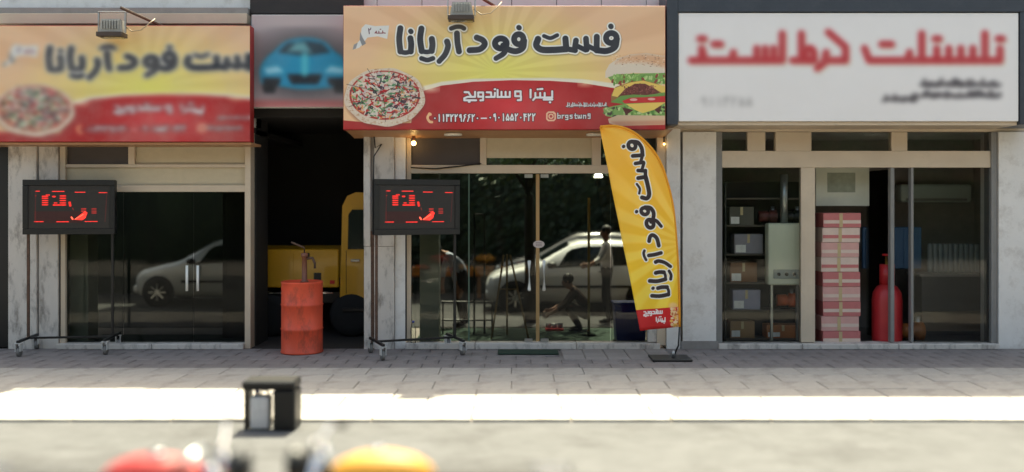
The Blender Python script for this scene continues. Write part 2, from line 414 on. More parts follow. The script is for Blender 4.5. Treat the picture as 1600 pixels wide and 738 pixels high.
def food_sign():
    c = Canvas(534, 6, 1042, 206, 3)
    X, Y = c.X, c.Y
    d = np.hypot((X - 775) / 1.7, (Y - 112))
    g = np.clip(1 - d / 120, 0, 1)[..., None]
    low = np.clip((Y - 60) / 60, 0, 1)[..., None] * np.clip(1 - np.abs(X - 790) / 300, 0, 1)[..., None]
    base = np.array((236, 188, 148.)) * (1 - low) + np.array((240, 206, 136.)) * low
    c.a = base * (1 - g) + np.array((238, 228, 116.)) * g
    ang = np.arctan2(Y - 112, X - 775)
    ray = (np.clip(np.sin(ang * 22 + 1.5 * np.sin(ang * 5)) * 2.2, -1, 1) * np.clip(d / 30, 0, 1))[..., None]
    c.a += ray * np.array((4, 5, 5.))
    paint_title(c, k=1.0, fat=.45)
    # white ribbon with the branch number
    c.poly([(551, 78), (557, 69), (563, 62), (565, 44), (571, 38), (586, 41), (608, 40), (605, 61), (590, 57), (574, 59), (566, 70), (561, 75)], (225, 222, 218))
    c.poly([(563, 50), (566, 58), (572, 68), (566, 72), (562, 62)], (140, 138, 140)); c.poly([(551, 78), (553, 70), (559, 67), (556, 76)], (150, 148, 148))
    for q in ([(602, 52), (598, 51.5), (598, 48.5)], [(598, 52), (592, 52), (592, 49)], [(592, 52), (588, 52), (588, 49), (586, 52)], [(594, 46), (595, 46)]): c.stroke(q, .7, (130, 40, 50), curve=False)
    c.stroke([(576, 45), (576.5, 49), (577, 53)], .7, (90, 40, 60)); c.stroke([(576, 47), (578.5, 46.5), (579.5, 44)], .6, (90, 40, 60))
    # red band, printed brighter behind the words, with a white swoosh above it
    band = [(640, 206), (648, 160), (662, 142), (690, 134), (740, 128), (800, 125.5), (860, 126.5), (910, 130), (960, 138), (1042, 150), (1042, 206)]
    c.poly([(x, y - (7 if 660 < x < 1000 else 4) * (0.45 + abs(x - 800) / 260)) for x, y in band], (236, 226, 205), soft=2.5)
    before = c.a.copy()
    red = np.array((176, 36, 38.)) * np.ones_like(c.a)
    gl = np.clip(1 - np.hypot((X - 800) / 1.9, Y - 166) / 62, 0, 1)[..., None]
    red = red * (1 - gl) + np.array((222, 64, 70.)) * gl
    m = Canvas(534, 6, 1042, 206, 3); m.poly(band, (1, 1, 1)); m.poly([(534, 188), (600, 194), (700, 190), (700, 206), (534, 206)], (1, 1, 1))
    c.a = before * (1 - m.a) + red * m.a
    c.ell(914, 131, 10, 4, (255, 240, 190), .6, soft=8); c.ell(672, 139, 13, 5, (255, 236, 200), .7, soft=8)
    for p in SUB: c.stroke(p, 2.7, (70, 20, 24), .8, curve=False, soft=1.2)
    for p in SUB: c.stroke(p, 1.65, (240, 236, 236), curve=False)
    # telephone numbers
    def digits(txt, xa, xb, y, h):
        n = len(txt)
        for col, r in (((60, 18, 22), 2.1), ((240, 238, 238), 1.05)):
            for i, ch in enumerate(txt):
                cx = xa + (xb - xa) * (i + .0) / (n - 1)
                for st in DIG[ch]: c.stroke([(cx + a * 3.9, y + b * h) for a, b in st], r * (1.25 if ch == '0' else 1), col, .8 if r > 2 else 1, curve=False)
    digits('01132296620', 679.5, 746, 184.5, 5.2)
    c.stroke([(752, 185), (760, 185)], 1, (240, 238, 238)); digits('09015520422', 766, 834, 183.5, 5.2)
    c.stroke([(671, 178), (668, 184), (671, 190), (675, 191)], 2.0, (246, 190, 140)); c.stroke([(671, 178), (672.5, 179)], 2.2, (246, 190, 140))
    small_text(c, 887, 947, 166, 1, 1.1, (40, 14, 16), 3, 4.4); small_text(c, 887, 947, 165.6, 1, .62, (228, 224, 224), 3, 4.4)
    rs = [(857, 175.5), (865, 175.5), (867.5, 178), (867.5, 186), (865, 188.5), (857, 188.5), (854.5, 186), (854.5, 178), (857, 175.5)]
    c.stroke(rs, 1.2, (244, 196, 160), curve=False); c.stroke(ring((861, 182), 3.2, 3.2), 1.0, (244, 196, 160)); c.ell(865, 178, .9, .9, (244, 196, 160))
    for col, r in (((50, 14, 18), 1.6), ((228, 224, 224), .85)):
        xx = 871.5
        for ch in 'brgstwn9':
            for st in LAT[ch]: c.stroke([(xx + a * 4.4, 182 + b * 3.1) for a, b in st], r, col, curve=False)
            xx += 8.6 if ch == 'w' else (5.4 if ch in 'rt' else 6.9)
    # pizza
    q = random.Random(5)
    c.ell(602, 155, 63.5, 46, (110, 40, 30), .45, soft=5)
    outl = [(601 + 63 * math.cos(t) * (1 + .018 * math.sin(7 * t)), 152 + 45.5 * math.sin(t) * (1 + .02 * math.sin(9 * t + 1))) for t in [i * 2 * math.pi / 60 for i in range(60)]]
    c.poly(outl, (222, 202, 182))
    for i in range(260):
        t = q.uniform(0, 2 * math.pi); u = q.uniform(.86, .99)
        c.ell(601 + 63 * u * math.cos(t), 152 + 45 * u * math.sin(t), q.uniform(.5, 2.2), q.uniform(.4, 1.3), q.choice([(205, 165, 130), (232, 216, 200), (190, 140, 105), (238, 226, 214)]), .6)
    c.ell(601, 149, 55, 38.5, (178, 52, 44)); c.ell(601, 148.5, 52, 36, (214, 190, 170))
    pal = [(190, 30, 36)] * 5 + [(70, 130, 84)] * 4 + [(120, 170, 110)] * 2 + [(48, 46, 56)] * 4 + [(226, 214, 200)] * 7 + [(206, 190, 186)] * 4 + [(226, 150, 90)] * 2 + [(120, 60, 60)] * 2
    for i in range(560):
        t = q.uniform(0, 2 * math.pi); u = math.sqrt(q.random()) * .97
        x, y = 601 + 53 * u * math.cos(t), 149 + 37 * u * math.sin(t); a = q.uniform(0, math.pi); l = q.uniform(1.8, 6.0); k = q.uniform(-2, 2)
        c.stroke([(x - l * math.cos(a), y - .7 * l * math.sin(a)), (x + k, y + k * .6), (x + l * math.cos(a), y + .7 * l * math.sin(a))], q.uniform(.7, 1.6), q.choice(pal), .9)
    for i in range(9):
        t = q.uniform(0, 6.28); u = math.sqrt(q.random()) * .85
        x, y = 601 + 53 * u * math.cos(t), 149 + 37 * u * math.sin(t); c.stroke(ring((x, y), 2.2, 1.6, 10), .9, (52, 44, 62))
    for a in (0.35, 1.5, 2.65, 3.5, 4.3, 5.6):
        c.stroke([(598, 146), (598 + 30 * math.cos(a) + 1, 146 + 21 * math.sin(a)), (598 + 60 * math.cos(a), 147 + 43 * math.sin(a))], .6, (60, 34, 34), .5)
    # burger
    c.poly([(946, 122), (946, 112), (952, 101), (966, 91), (985, 85), (1010, 83), (1042, 88), (1042, 116), (990, 114), (962, 118)], (226, 208, 188), curve=False)
    c.poly([(962, 98), (975, 89), (1000, 84), (1042, 88), (1042, 106), (1010, 98), (985, 97)], (222, 158, 112), .75, soft=8)
    for i in range(90):
        x, y = q.uniform(955, 1040), q.uniform(86, 104); c.ell(x, y, q.uniform(.7, 1.6), .6, q.choice([(246, 226, 196), (196, 130, 90), (150, 100, 80)]), .75)
    c.poly([(950, 121), (966, 116), (1042, 114), (1042, 132), (990, 128), (960, 132)], (120, 160, 80))
    for i in range(60):
        x = q.uniform(956, 1040); y = q.uniform(115, 130); c.stroke([(x, y), (x + q.uniform(-3, 3), y + q.uniform(1, 5))], q.uniform(.7, 1.9), q.choice([(150, 190, 100), (90, 140, 60), (190, 210, 140), (150, 50, 50)]), .9)
    c.poly([(955, 148), (962, 136), (985, 128), (1005, 126), (1025, 130), (1042, 138), (1042, 160), (955, 160)], (150, 110, 60))
    c.poly([(956, 150), (960, 138), (985, 129), (1005, 126), (1042, 136), (1042, 150), (1030, 143), (1000, 130), (975, 142), (966, 152)], (232, 196, 100))
    c.poly([(965, 152), (976, 140), (992, 131), (1008, 131), (1022, 138), (1031, 144), (1024, 149), (990, 150)], (108, 54, 46))
    for i in range(120):
        x, y = q.uniform(972, 1024), q.uniform(134, 148); c.ell(x, y, q.uniform(.6, 1.7), q.uniform(.5, 1.2), q.choice([(140, 74, 66), (84, 38, 34), (160, 96, 84)]), .8)
    c.poly([(954, 160), (970, 150), (990, 148), (1010, 149), (1042, 144), (1042, 162), (975, 163)], (110, 150, 76))
    c.poly([(972, 158), (985, 153), (1010, 152), (1042, 150), (1042, 160), (1000, 161), (976, 162)], (204, 48, 50)); c.ell(990, 156, 6, 2, (238, 200, 190), .8); c.ell(1018, 155, 6, 2, (238, 200, 190), .8)
    c.poly([(944, 176), (942, 170), (958, 166), (980, 162), (1042, 160), (1042, 182), (960, 184), (948, 182)], (128, 166, 90))
    for i in range(90):
        x = q.uniform(945, 1040); y = q.uniform(164, 183); c.stroke([(x, y), (x + q.uniform(-4, 4), y + q.uniform(-2, 4))], q.uniform(.7, 2.0), q.choice([(170, 200, 120), (84, 130, 60), (200, 214, 150), (60, 50, 40)]), .85)
    c.poly([(972, 168), (990, 172), (978, 180)], (90, 44, 40)); c.poly([(1020, 170), (1034, 165), (1030, 178)], (90, 44, 40))
    c.poly([(978, 163), (1010, 161), (1040, 160), (1022, 172), (1004, 177), (992, 172)], (236, 200, 104))
    c.poly([(950, 186), (965, 180), (1042, 181), (1042, 195), (965, 197), (952, 193)], (222, 186, 152)); c.poly([(955, 190), (1042, 188), (1042, 195), (965, 197)], (206, 140, 110), .7, soft=4)
    return c

def auto_sign():
    c = Canvas(380, 20, 552, 172, 3)
    c.a[:] = (190, 172, 172)
    c.a += (rng.random(c.a.shape[:2])[..., None] - .5) * 4
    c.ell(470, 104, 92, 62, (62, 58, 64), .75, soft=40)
    b, k = (24, 146, 186), (22, 30, 40)
    c.poly([(396, 132), (394, 110), (404, 92), (418, 80), (438, 64), (470, 58), (502, 64), (520, 80), (536, 92), (543, 112), (541, 134), (470, 142)], b, curve=True)
    c.poly([(424, 82), (440, 67), (470, 62), (500, 67), (514, 82), (470, 88)], (34, 60, 74), curve=False)
    c.poly([(440, 80), (455, 66), (470, 65), (482, 82)], (120, 190, 196), .8, soft=6)
    c.poly([(400, 108), (424, 104), (436, 114), (406, 118)], (150, 214, 236)); c.poly([(540, 108), (514, 104), (502, 114), (534, 118)], (150, 214, 236))
    c.poly([(440, 118), (500, 118), (492, 134), (448, 134)], k); c.poly([(398, 124), (430, 124), (426, 136), (402, 134)], k); c.poly([(541, 124), (508, 124), (512, 136), (538, 134)], k)
    c.stroke([(470, 88), (470, 116)], 6, (90, 200, 214), .8, soft=6)
    for x in (410, 530): c.poly([(x - 12, 134), (x + 12, 134), (x + 9, 148), (x - 9, 148)], (30, 30, 34))
    c.poly([(380, 160), (552, 160), (552, 172), (380, 172)], (206, 70, 66), .55, soft=6)
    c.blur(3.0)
    return c

def heat_sign():
    c = Canvas(1058, 16, 1596, 194, 2)
    c.a[:] = (238, 232, 230)
    red, sh = (196, 50, 58), (214, 190, 160)
    def word(x0, x1, spec, y=94, h=44, r=5.2):
        """joined script from right to left; spec letters: a alef, t tooth, d dotted tooth, l tall kaf, r tail, o loop, b bowl, m long link"""
        st = []; x = x1; n = sum({'a': .8, 't': .8, 'd': 1, 'l': 1.7, 'r': 1, 'o': 1.2, 'b': 3, 'm': 1.4}[ch] for ch in spec); u = (x1 - x0) / n
        for ch in spec:
            w = {'a': .8, 't': .8, 'd': 1, 'l': 1.7, 'r': 1, 'o': 1.2, 'b': 3, 'm': 1.4}[ch] * u
            if ch == 'a': st += [[(x, y - h), (x, y)], [(x, y), (x - w, y)]]
            if ch in 'td': st += [[(x, y - h * .45), (x, y)], [(x, y), (x - w, y)]]
            if ch == 'd': st += [[(x - 3, y - h * .8), (x + 4, y - h * .8)]]
            if ch == 'l': st += [[(x - w * .9, y - h * 1.05), (x, y - h * .5), (x, y)], [(x, y), (x - w, y)]]
            if ch == 'r': st += [[(x, y - h * .3), (x - w * .2, y + 4), (x - w * .8, y + 13)]]
            if ch == 'o': st += [ring((x - w * .4, y - h * .22), w * .34, h * .24, 12), [(x, y), (x - w, y)]]
            if ch == 'b': st += [[(x, y - h * .3), (x - w * .05, y), (x - w * .9, y), (x - w, y - h * .45)], [(x - w * .4, y - h * .6), (x - w * .62, y - h * .6)]]
            if ch == 'm': st += [[(x, y), (x - w, y)]]
            x -= w
        for p in st: c.stroke([(a + 2, b + 3) for a, b in p], r, sh, .8, curve=False, soft=3)
        for p in st: c.stroke(p, r, red, curve=False)
    word(1352, 1566, 'datttdab'); word(1238, 1322, 'lroa'); word(1078, 1222, 'atttmbd')
    for x0, x1, y in ((1446, 1566, 134), (1446, 1566, 152), (1386, 1434, 158)):
        x = x1
        q = random.Random(int(x0 + y))
        while x > x0:
            w = q.uniform(4, 9); c.stroke([(x, y - q.uniform(0, 9)), (x - 1, y)], 2.3, (72, 66, 70), curve=False); c.stroke([(x, y), (x - w, y + q.uniform(-1, 3))], 2.3, (72, 66, 70), curve=False); x -= w
    digs = '09113255'
    for i, ch in enumerate(digs):
        for stt in DIG[ch]: c.stroke([(1086 + i * 12 + a * 6, 162 + b * 7) for a, b in stt], 1.2, (170, 164, 162), curve=False)
    c.blur(3.6)
    return c

def flag_print():
    c = Canvas(926, 188, 1072, 526, 3)
    X, Y = c.X, c.Y
    g = np.clip((Y - 260) / 200, 0, 1)[..., None]
    c.a[:] = np.array((252, 188, 70.)) * (1 - g) + np.array((255, 212, 66.)) * g
    ang = np.arctan2(Y - 380, X - 1075); d = np.hypot(X - 1075, Y - 380)
    c.a += (np.clip(np.sin(ang * 20) * 2, -1, 1) * np.clip(d / 60, 0, 1) * np.clip(1.4 - d / 160, 0, 1))[..., None] * np.array((6, 10, 18.))
    # the shop's name set on its side, reading upwards-right; slightly tilted with the cloth
    k = 0.722
    def tf(p):
        u = (970 - p[0]) * k        # distance down the flag
        v = (p[1] - 62) * k         # towards the right
        a = R(10.5)
        return (987 + math.sin(a) * u * .98 + math.cos(a) * v, 217 + math.cos(a) * u - math.sin(a) * v * .4)
    paint_title(c, tf, k, out=2.4, ink=(46, 34, 36), shadow=False)
    c.poly([(990, 485), (1070, 479), (1070, 526), (990, 526)], (206, 26, 30))
    def tf2(p): return (1024 + (p[0] - 770) * .40, 489.5 + (p[1] - 150) * .5 - (p[0] - 770) * .02)
    def tf3(p): return (1032 + (p[0] - 845) * .40, 500.5 + (p[1] - 150) * .5 - (p[0] - 845) * .02)
    for s_ in SUB[:13]: c.stroke([tf2(p) for p in s_], .95, (242, 236, 232), curve=False)
    for s_ in SUB[15:]: c.stroke([tf3(p) for p in s_], .95, (242, 236, 232), curve=False)
    q = random.Random(2)
    for i in range(60):
        x, y = q.uniform(1049, 1064), q.uniform(482, 512); c.ell(x, y, q.uniform(1, 3.4), q.uniform(1, 3), q.choice([(238, 200, 150), (246, 222, 180), (200, 120, 70), (240, 180, 90)]))
    c.ell(1052, 478, 7, 5, (244, 200, 150), .8, soft=4)
    return c

def led_screen():
    c = Canvas(588, 278, 720, 370, 4)
    c.a[:] = (46, 40, 38)
    c.poly([(598, 333), (676, 333), (676, 358), (598, 358)], (74, 22, 22))
    red, hot = (214, 30, 30), (255, 86, 70)
    def bar(x0, x1, y, t=1.1, col=red, a=1): c.stroke([(x0, y), (x1, y)], t, col, a, curve=False, soft=1.4)
    for x0, x1, y in ((600, 606, 290), (627, 646, 290.5), (664, 680, 292), (703, 716, 293), (598, 612, 355), (634, 653, 355.5), (680, 700, 355)): bar(x0, x1, y, 1.0, (222, 36, 38))
    bar(600, 600, 300, 1); c.stroke([(600, 290), (599, 355)], .8, (150, 30, 30), .5, curve=False); c.stroke([(716, 293), (713, 355)], .8, (150, 30, 30), .5, curve=False)
    for y in (301, 305, 310, 314.5, 319): bar(611, 619, y, 1.5)
    bar(617, 622, 298, 1.3); bar(628, 631, 301.5, 1.8)
    for y in (300, 305, 310, 315): bar(640, 648, y, 1.5)
    bar(629, 648, 319.5, 1.7); bar(630, 634, 315, 1.3); c.stroke([(655, 314), (656, 321)], 2.2, red, soft=2); c.stroke([(660, 326), (661, 330)], 1, red, .5)
    for y in (328, 333): bar(675, 681, y, 1.6, (190, 34, 34), .9)
    for y in (328, 333, 337): bar(692, 698, y, 1.5, (190, 34, 34), .8)
    c.poly([(662, 351), (680, 333), (684, 336), (681, 347), (676, 352)], (246, 40, 38)); c.stroke([(658, 346), (660, 350)], 1.4, hot); c.stroke([(664, 350), (677, 340)], .8, hot)
    # pixel grid of the display
    X, Y = c.X, c.Y
    grid = (0.72 + 0.28 * np.clip(np.sin(X * 2 * math.pi / 2.1) + .6, 0, 1) * np.clip(np.sin(Y * 2 * math.pi / 2.1) + .6, 0, 1))[..., None]
    c.a *= grid
    return c

FOOD = food_sign(); IM_FOOD = FOOD.image('fast_food_print')
side = Canvas(538, 6, 936, 206, 3); off = int((538 - 534) * 3); side.a = FOOD.a[:side.h, off:off + side.w].copy(); side.blur(3.4); IM_SIDE = side.image('fast_food_print_soft')
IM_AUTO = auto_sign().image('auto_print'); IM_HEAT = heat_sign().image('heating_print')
FL = flag_print(); IM_FLAG = FL.image('flag_print'); IM_LED = led_screen().image('led_print')
M_FOOD = print_mat('vinyl_print', IM_FOOD, .45, fade=.10); M_SIDE = print_mat('vinyl_print_neighbour', IM_SIDE, .5, fade=.2)
M_AUTO = print_mat('car_print', IM_AUTO, .45, fade=.1); M_HEAT = print_mat('heating_vinyl', IM_HEAT, .4, fade=.08); M_FLAG = print_mat('flag_cloth', IM_FLAG, .75, fade=.05)
def led_mat():
    m = bpy.data.materials.new('led_face'); m.use_nodes = True
    nt = m.node_tree; N = nt.nodes; L = nt.links; b = N['Principled BSDF']
    t = N.new('ShaderNodeTexImage'); t.image = IM_LED
    sp = N.new('ShaderNodeSeparateColor'); L.new(t.outputs[0], sp.inputs[0])
    mr = N.new('ShaderNodeMapRange'); mr.inputs['From Min'].default_value = .07; mr.inputs['From Max'].default_value = .6; mr.inputs['To Max'].default_value = 1.0
    L.new(sp.outputs[0], mr.inputs[0]); L.new(t.outputs[0], b.inputs['Emission Color']); L.new(mr.outputs[0], b.inputs['Emission Strength'])
    L.new(t.outputs[0], b.inputs['Base Color']); b.inputs['Roughness'].default_value = .5
    return m
M_LED = led_mat()

def face_uv(o, x0, x1, z0, z1):
    """planar print: object-space x/z to the unit square (mesh built in world coordinates before the origin shift)"""
    me = o.data; uv = me.uv_layers.new(name='UVMap'); ox, oz = org(o).x if o.parent else o.location.x, org(o).z if o.parent else o.location.z
    for l in me.loops:
        co = me.vertices[l.vertex_index].co
        uv.data[l.index].uv = ((co.x + ox - x0) / (x1 - x0), (co.z + oz - z0) / (z1 - z0))

# ------------------------------------------------------------------ materials
marble = mat('dirty_marble', (206, 198, 190), .55, .08, 3, bump=.15, dirt=(70, 60, 54), dirt_amt=.85, dirt_scale=5.5, stretch=(1, 1, .4))
paintw = mat('white_paint', (226, 222, 218), .5, .05, 5, dirt=(160, 148, 138), dirt_amt=.5, dirt_scale=3.5, bump=.08)
beige = mat('beige_aluminium', (204, 186, 164), .45, .06, 8, dirt=(150, 130, 110), dirt_amt=.25)
soffitm = mat('brown_soffit', (176, 130, 94), .5, .12, 4)
slate = mat('slate_cladding', (56, 60, 68), .4, .12, 3, dirt=(90, 92, 96), dirt_amt=.25)
black = mat('black_metal', (16, 16, 17), .45, .2, 9)
blackg = mat('black_rubber', (22, 22, 23), .7, .2, 12)
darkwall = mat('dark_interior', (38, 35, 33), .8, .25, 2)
darkpanel = mat('dark_panel', (74, 66, 64), .6, .12, 3)
blind = mat('blind_fabric', (196, 182, 156), .8, .06, 8)
steel = mat('galvanised_steel', (168, 168, 166), .35, .1, 14, metal=.85)
chrome = mat('chrome', (210, 210, 212), .15, .04, 10, metal=1.0)
alu = mat('cast_aluminium', (172, 168, 160), .5, .12, 16, metal=.3, dirt=(110, 100, 90), dirt_amt=.4)
rust = mat('rusty_steel', (92, 66, 52), .75, .35, 14, bump=.2, dirt=(44, 34, 30), dirt_amt=.8, dirt_scale=9)
carpet = mat('green_carpet', (26, 52, 38), .95, .25, 60, bump=.4)
concrete = mat('concrete', (150, 144, 140), .85, .12, 5, bump=.25, dirt=(110, 102, 98), dirt_amt=.4)
wood = mat('pale_wood', (176, 140, 92), .6, .18, 12, stretch=(1, 1, .1))
carwhite = mat('white_car_paint', (240, 240, 236), .25, .03, 4, coat=.6)
caryellow = mat('yellow_car_paint', (206, 150, 34), .35, .08, 4, coat=.3, dirt=(120, 90, 40), dirt_amt=.3)
tyre = mat('tyre_rubber', (26, 26, 27), .85, .2, 20)
redplastic = mat('red_plastic', (196, 32, 34), .4, .08, 5)
redmetal = mat('red_enamel', (226, 84, 56), .5, .15, 4, dirt=(96, 52, 40), dirt_amt=.8, dirt_scale=5, stretch=(1, 1, .5), bump=.1)
blueplastic = mat('blue_plastic', (34, 62, 160), .4, .08, 5)
glass_shop = glass_mat('tinted_shop_glass', (.585, .605, .59))
glass_clear = glass_mat('clear_glass', (.93, .95, .94))
carglass = mat('dark_car_glass', (30, 36, 38), .08, .1, 3, spec=.6)
bulbm = mat('lit_bulb', (255, 220, 170), .3, 0, emit=(255, 206, 140), estr=6)
spotm = mat('lit_spot', (255, 255, 255), .3, 0, emit=(255, 250, 240), estr=5)
lampglass = mat('lamp_glass', (232, 226, 214), .3, .03, 4)

# ------------------------------------------------------------------ ground, road, pavement
gm = mat('dusty_earth', (120, 112, 102), .95, .2, .6, bump=.3)
asph = mat('asphalt', (86, 86, 87), .85, .2, 3.0, bump=.4, dirt=(58, 57, 57), dirt_amt=.8, dirt_scale=1.1)
slabm = mat('pavement_slab', (170, 163, 156), .85, .10, 2.5, bump=.35, dirt=(112, 105, 100), dirt_amt=.7, dirt_scale=2.6, objvar=.05)
paverm = mat('mauve_paver', (132, 124, 122), .8, .14, 4, bump=.4, dirt=(88, 80, 78), dirt_amt=.7, dirt_scale=3.4, objvar=.07)
ribm = mat('ribbed_paver', (152, 142, 136), .8, .1, 5, bump=.2, objvar=.06)
mortar = mat('joint_mortar', (138, 129, 124), .95, .15, 9)
kerbm = mat('kerb_concrete', (186, 180, 170), .85, .1, 5, bump=.2, dirt=(120, 112, 104), dirt_amt=.5, objvar=.05)
struct(B().box(-400, 400, -400, 400, -.60, -.20, 0).done('ground', gm))
struct(B().box(-60, 60, -14.6, -4.62, -.2, -.03, 0).done('road', asph))
pv = struct(B().box(-30, 30, -4.45, 9.2, -.19, -.020, 0).done('pavement', mortar))
def piece_mesh(name, w, d, h, m, ribs=0):
    b = B().box(0, w, -d, 0, -h, 0, .006)
    if ribs:
        for i in range(ribs): b.box(.01, w - .01, -d * (i + .72) / ribs, -d * (i + .28) / ribs, -.002, .008, .002)
    o = b.done(name, m); me = o.data; bpy.data.objects.remove(o); return me
slab_me = piece_mesh('slab', .914, .46, .03, slabm); pav_me = piece_mesh('paver', .412, .322, .03, paverm); rib_me = piece_mesh('paver_ribbed', .302, .212, .03, ribm, 5)
def lay(name, me, x, y, z=0.0):
    o = link(bpy.data.objects.new(name, me)); o.parent = pv
    o.location = (x, y, z + random.uniform(-.0025, .0025)); o.rotation_euler = (R(random.uniform(-.25, .25)), R(random.uniform(-.2, .2)), 0)
for r_ in range(5):
    for i in range(40):
        x = -8.3 + i * .418 + (r_ % 2) * .2; y = -.02 - r_ * .328
        if -.2 < x < 1.95 and r_ in (0, 1, 2) and i % 1 == 0 and .6 < x + .2: continue
        lay('paver', pav_me, x, y)
for r_ in range(5):
    for i in range(5): lay('paver', rib_me, .72 + i * .308 , -.02 - r_ * .197)
for r_ in range(6):
    for i in range(18): lay('slab', slab_me, -8.3 + i * .922 - (r_ % 2) * .4, -1.665 - r_ * .466)
kerb = struct(B().box(-30, 30, -4.60, -4.46, -.18, -.035, 0).done('kerb', mortar))
kb = piece_mesh('kerb_stone', .985, .17, .17, kerbm)
for i in range(17):
    o = link(bpy.data.objects.new('kerb_stone', kb)); o.parent = kerb; o.location = (-8.4 + i * 1.0, -4.445, random.uniform(-.004, .004))

# ------------------------------------------------------------------ fast food shop, in the middle
LX0, LX1 = px(536), px(1041)
shop = thing('fast_food_shop', 'narrow glass-fronted fast food shop under the sharp orange and red sign', 'shop', (0, .3, 0))
def part(name, m, par, *boxes, bev=.004, smooth=False):
    b = B()
    for q in boxes: b.box(*q, bev)
    return b.done(name, m, par, smooth)
FZ = 3.22
# left pier of dirty marble slabs, with a rusty steel edge in its groove
part('pier', marble, shop, (px(570), px(580, -.04), -.08, .55, 0, 1.52), (px(586), px(617), -.08, .55, 0, 1.52))
part('pier', marble, shop, (px(569.5), px(580), -.085, .55, 1.525, FZ + .3), (px(586), px(617), -.075, .55, 1.525, FZ + .3))
part('pier_core', concrete, shop, (px(578), px(588), -.04, .5, .01, FZ + .2))
part('steel_edge', rust, shop, (px(579.5), px(586.5), -.07, -.045, .005, 1.75))
part('jamb', paintw, shop, (px(617.5), px(634), -.03, .12, .0, FZ + .1))
part('jamb', beige, shop, (px(635), px(642), .02, .12, .10, FZ))
part('jamb', beige, shop, (px(1026), px(1040), -.03, .12, .05, FZ + .05))
part('pier', marble, shop, (px(1012), px(1031), -.02, .05, .10, .55))
part('pier', paintw, shop, (px(1040.5), px(1062), -.06, .5, 0, FZ + .3))
# threshold: one long marble sill in three stones
for a, b_ in ((634, 742), (743, 900), (901, 1030)):
    part('threshold_stone', marble, shop, (px(a), px(b_), -.10, .22, 0, .085 + random.uniform(-.004, .004)), bev=.008)
# transom
TZ0, TZ1 = pz(271), pz(258)
part('transom_bar', beige, shop, (px(642), px(1026), 0, .13, TZ0, TZ1))
for a, b_ in ((750, 760), (925, 939)):
    part('mullion', beige, shop, (px(a), px(b_), .005, .12, TZ1, FZ))
part('transom_panel', darkpanel, shop, (px(643), px(750), .06, .08, TZ1, FZ))
part('transom_panel', blind, shop, (px(760), px(925), .025, .032, pz(247), FZ))
part('transom_pane', glass_clear, shop, (px(760), px(925), .05, .058, TZ1, FZ), bev=0)
part('transom_pane', glass_shop, shop, (px(939), px(1026), .05, .058, TZ1, FZ), bev=0)
# glass front: fixed panes and a pair of doors
def pane(name, a, b_, y, par=shop):
    return part(name, glass_shop, par, (px(a), px(b_), y, y + .010, .095, TZ0), bev=0)
pane('glass_pane', 642, 732, .055); pane('glass_pane', 955, 1012, .055); pane('glass_pane', 1012.5, 1026, .085)
for a, b_, hx in ((733, 839.5, 827), (841, 954, 850)):
    d_ = pane('glass_door', a, b_, .055)
    h = B().tube([(px(hx), .01, pz(408)), (px(hx), .0, pz(410)), (px(hx), .0, pz(452)), (px(hx), .01, pz(454))], .024, 10)
    for vv in (415, 447): h.cyl((px(hx), .0, pz(vv)), (px(hx), .056, pz(vv)), .012, n=8)
    h.done('handle', mat('white_handle', (236, 236, 232), .35, .05), d_, True)
    for vv in (275, 533): B().box(px(hx) - .07 if hx < 840 else px(hx) - .05, px(hx) + .05 if hx < 840 else px(hx) + .07, .040, .0545, pz(vv + 3), pz(vv - 3)).done('hinge', steel, d_)
part('door_edge_strip', wood, shop, (px(837.5), px(843), .035, .054, .10, TZ0 - .01))
part('edge_seal', mat('green_glass_edge', (86, 112, 100), .2, .1), shop, (px(731.5), px(733.5), .030, .052, .10, TZ0 - .01))
st = B().prism([(px(842) + .085 * math.cos(a), pz(382) + .055 * math.sin(a)) for a in [i * math.pi / 10 for i in range(20)]], .030, .034).done('sticker', mat('sticker', (196, 184, 180), .5, .1), shop)
for i in range(3): B().box(px(842) - .045, px(842) + .045, .0285, .0295, pz(382) + (.022 - i * .022) - .004, pz(382) + (.022 - i * .022) + .004, 0).done('sticker_line', mat('sticker_ink', (110, 90, 96), .5, .1), st)
# soffit under the sign and upper wall with its panels
SY = -.80                                       # front of the sign
so = B(); s0, s1 = px(538, SY), px(1052, SY)
so.bm.faces.new([so.bm.verts.new(p) for p in ((s0, SY + .02, 3.20), (s1, SY + .02, 3.20), (s1, .05, 3.13), (s0, .05, 3.13))])
so.bm.faces.new([so.bm.verts.new(p) for p in ((s0, SY + .02, 3.24), (s0, .05, 3.24), (s1, .05, 3.24), (s1, SY + .02, 3.24))])
so.done('soffit', soffitm, shop)
for a, b_ in ((708, -.42), (930, -.42)):
    sl = B().lathe([(.13, -.03), (.13, 0), (.10, .012), (0.001, .012)][::-1], (px(a, b_), b_, 3.165), n=20).done('soffit_lamp', lampglass, shop, True)
    sl.rotation_euler = (0, 0, 0)
part('upper_wall', darkwall, shop, (px(536), px(1056), .02, .5, 3.30, 5.46))
for i in range(8):
    a = 520 + i * 70
    part('wall_panel', mat('cladding_panel', (222, 219, 214), .5, .05, 4, dirt=(170, 165, 160), dirt_amt=.25), shop, (px(a), px(a + 69), -.03, .015, 5.09, 5.52))
part('bounce_panel', paintw, shop, (px(578), px(1044), .51, .55, 3.42, 5.44))  # white panel added to bounce sunlight onto the cars and people behind
part('roof', concrete, shop, (px(532), px(1056), .0, .7, 5.53, 5.62))
part('side_wall', darkwall, shop, (px(570), px(578), .56, 3.3, 0, 5.0))
part('side_wall', darkwall, shop, (px(1046), px(1052), .56, 2.5, 0, 5.0))
part('ceiling', darkwall, shop, (px(578), px(1046), .2, 2.3, 3.30, 3.40))
part('floor_mat', carpet, shop, (px(642), px(1020), .24, 2.1, .0, .03))
part('pale_column', mat('pale_green_panel', (214, 216, 194), .6, .1, 4), shop, (px(656, .2), px(686, .2), .18, .5, .031, 3.2))
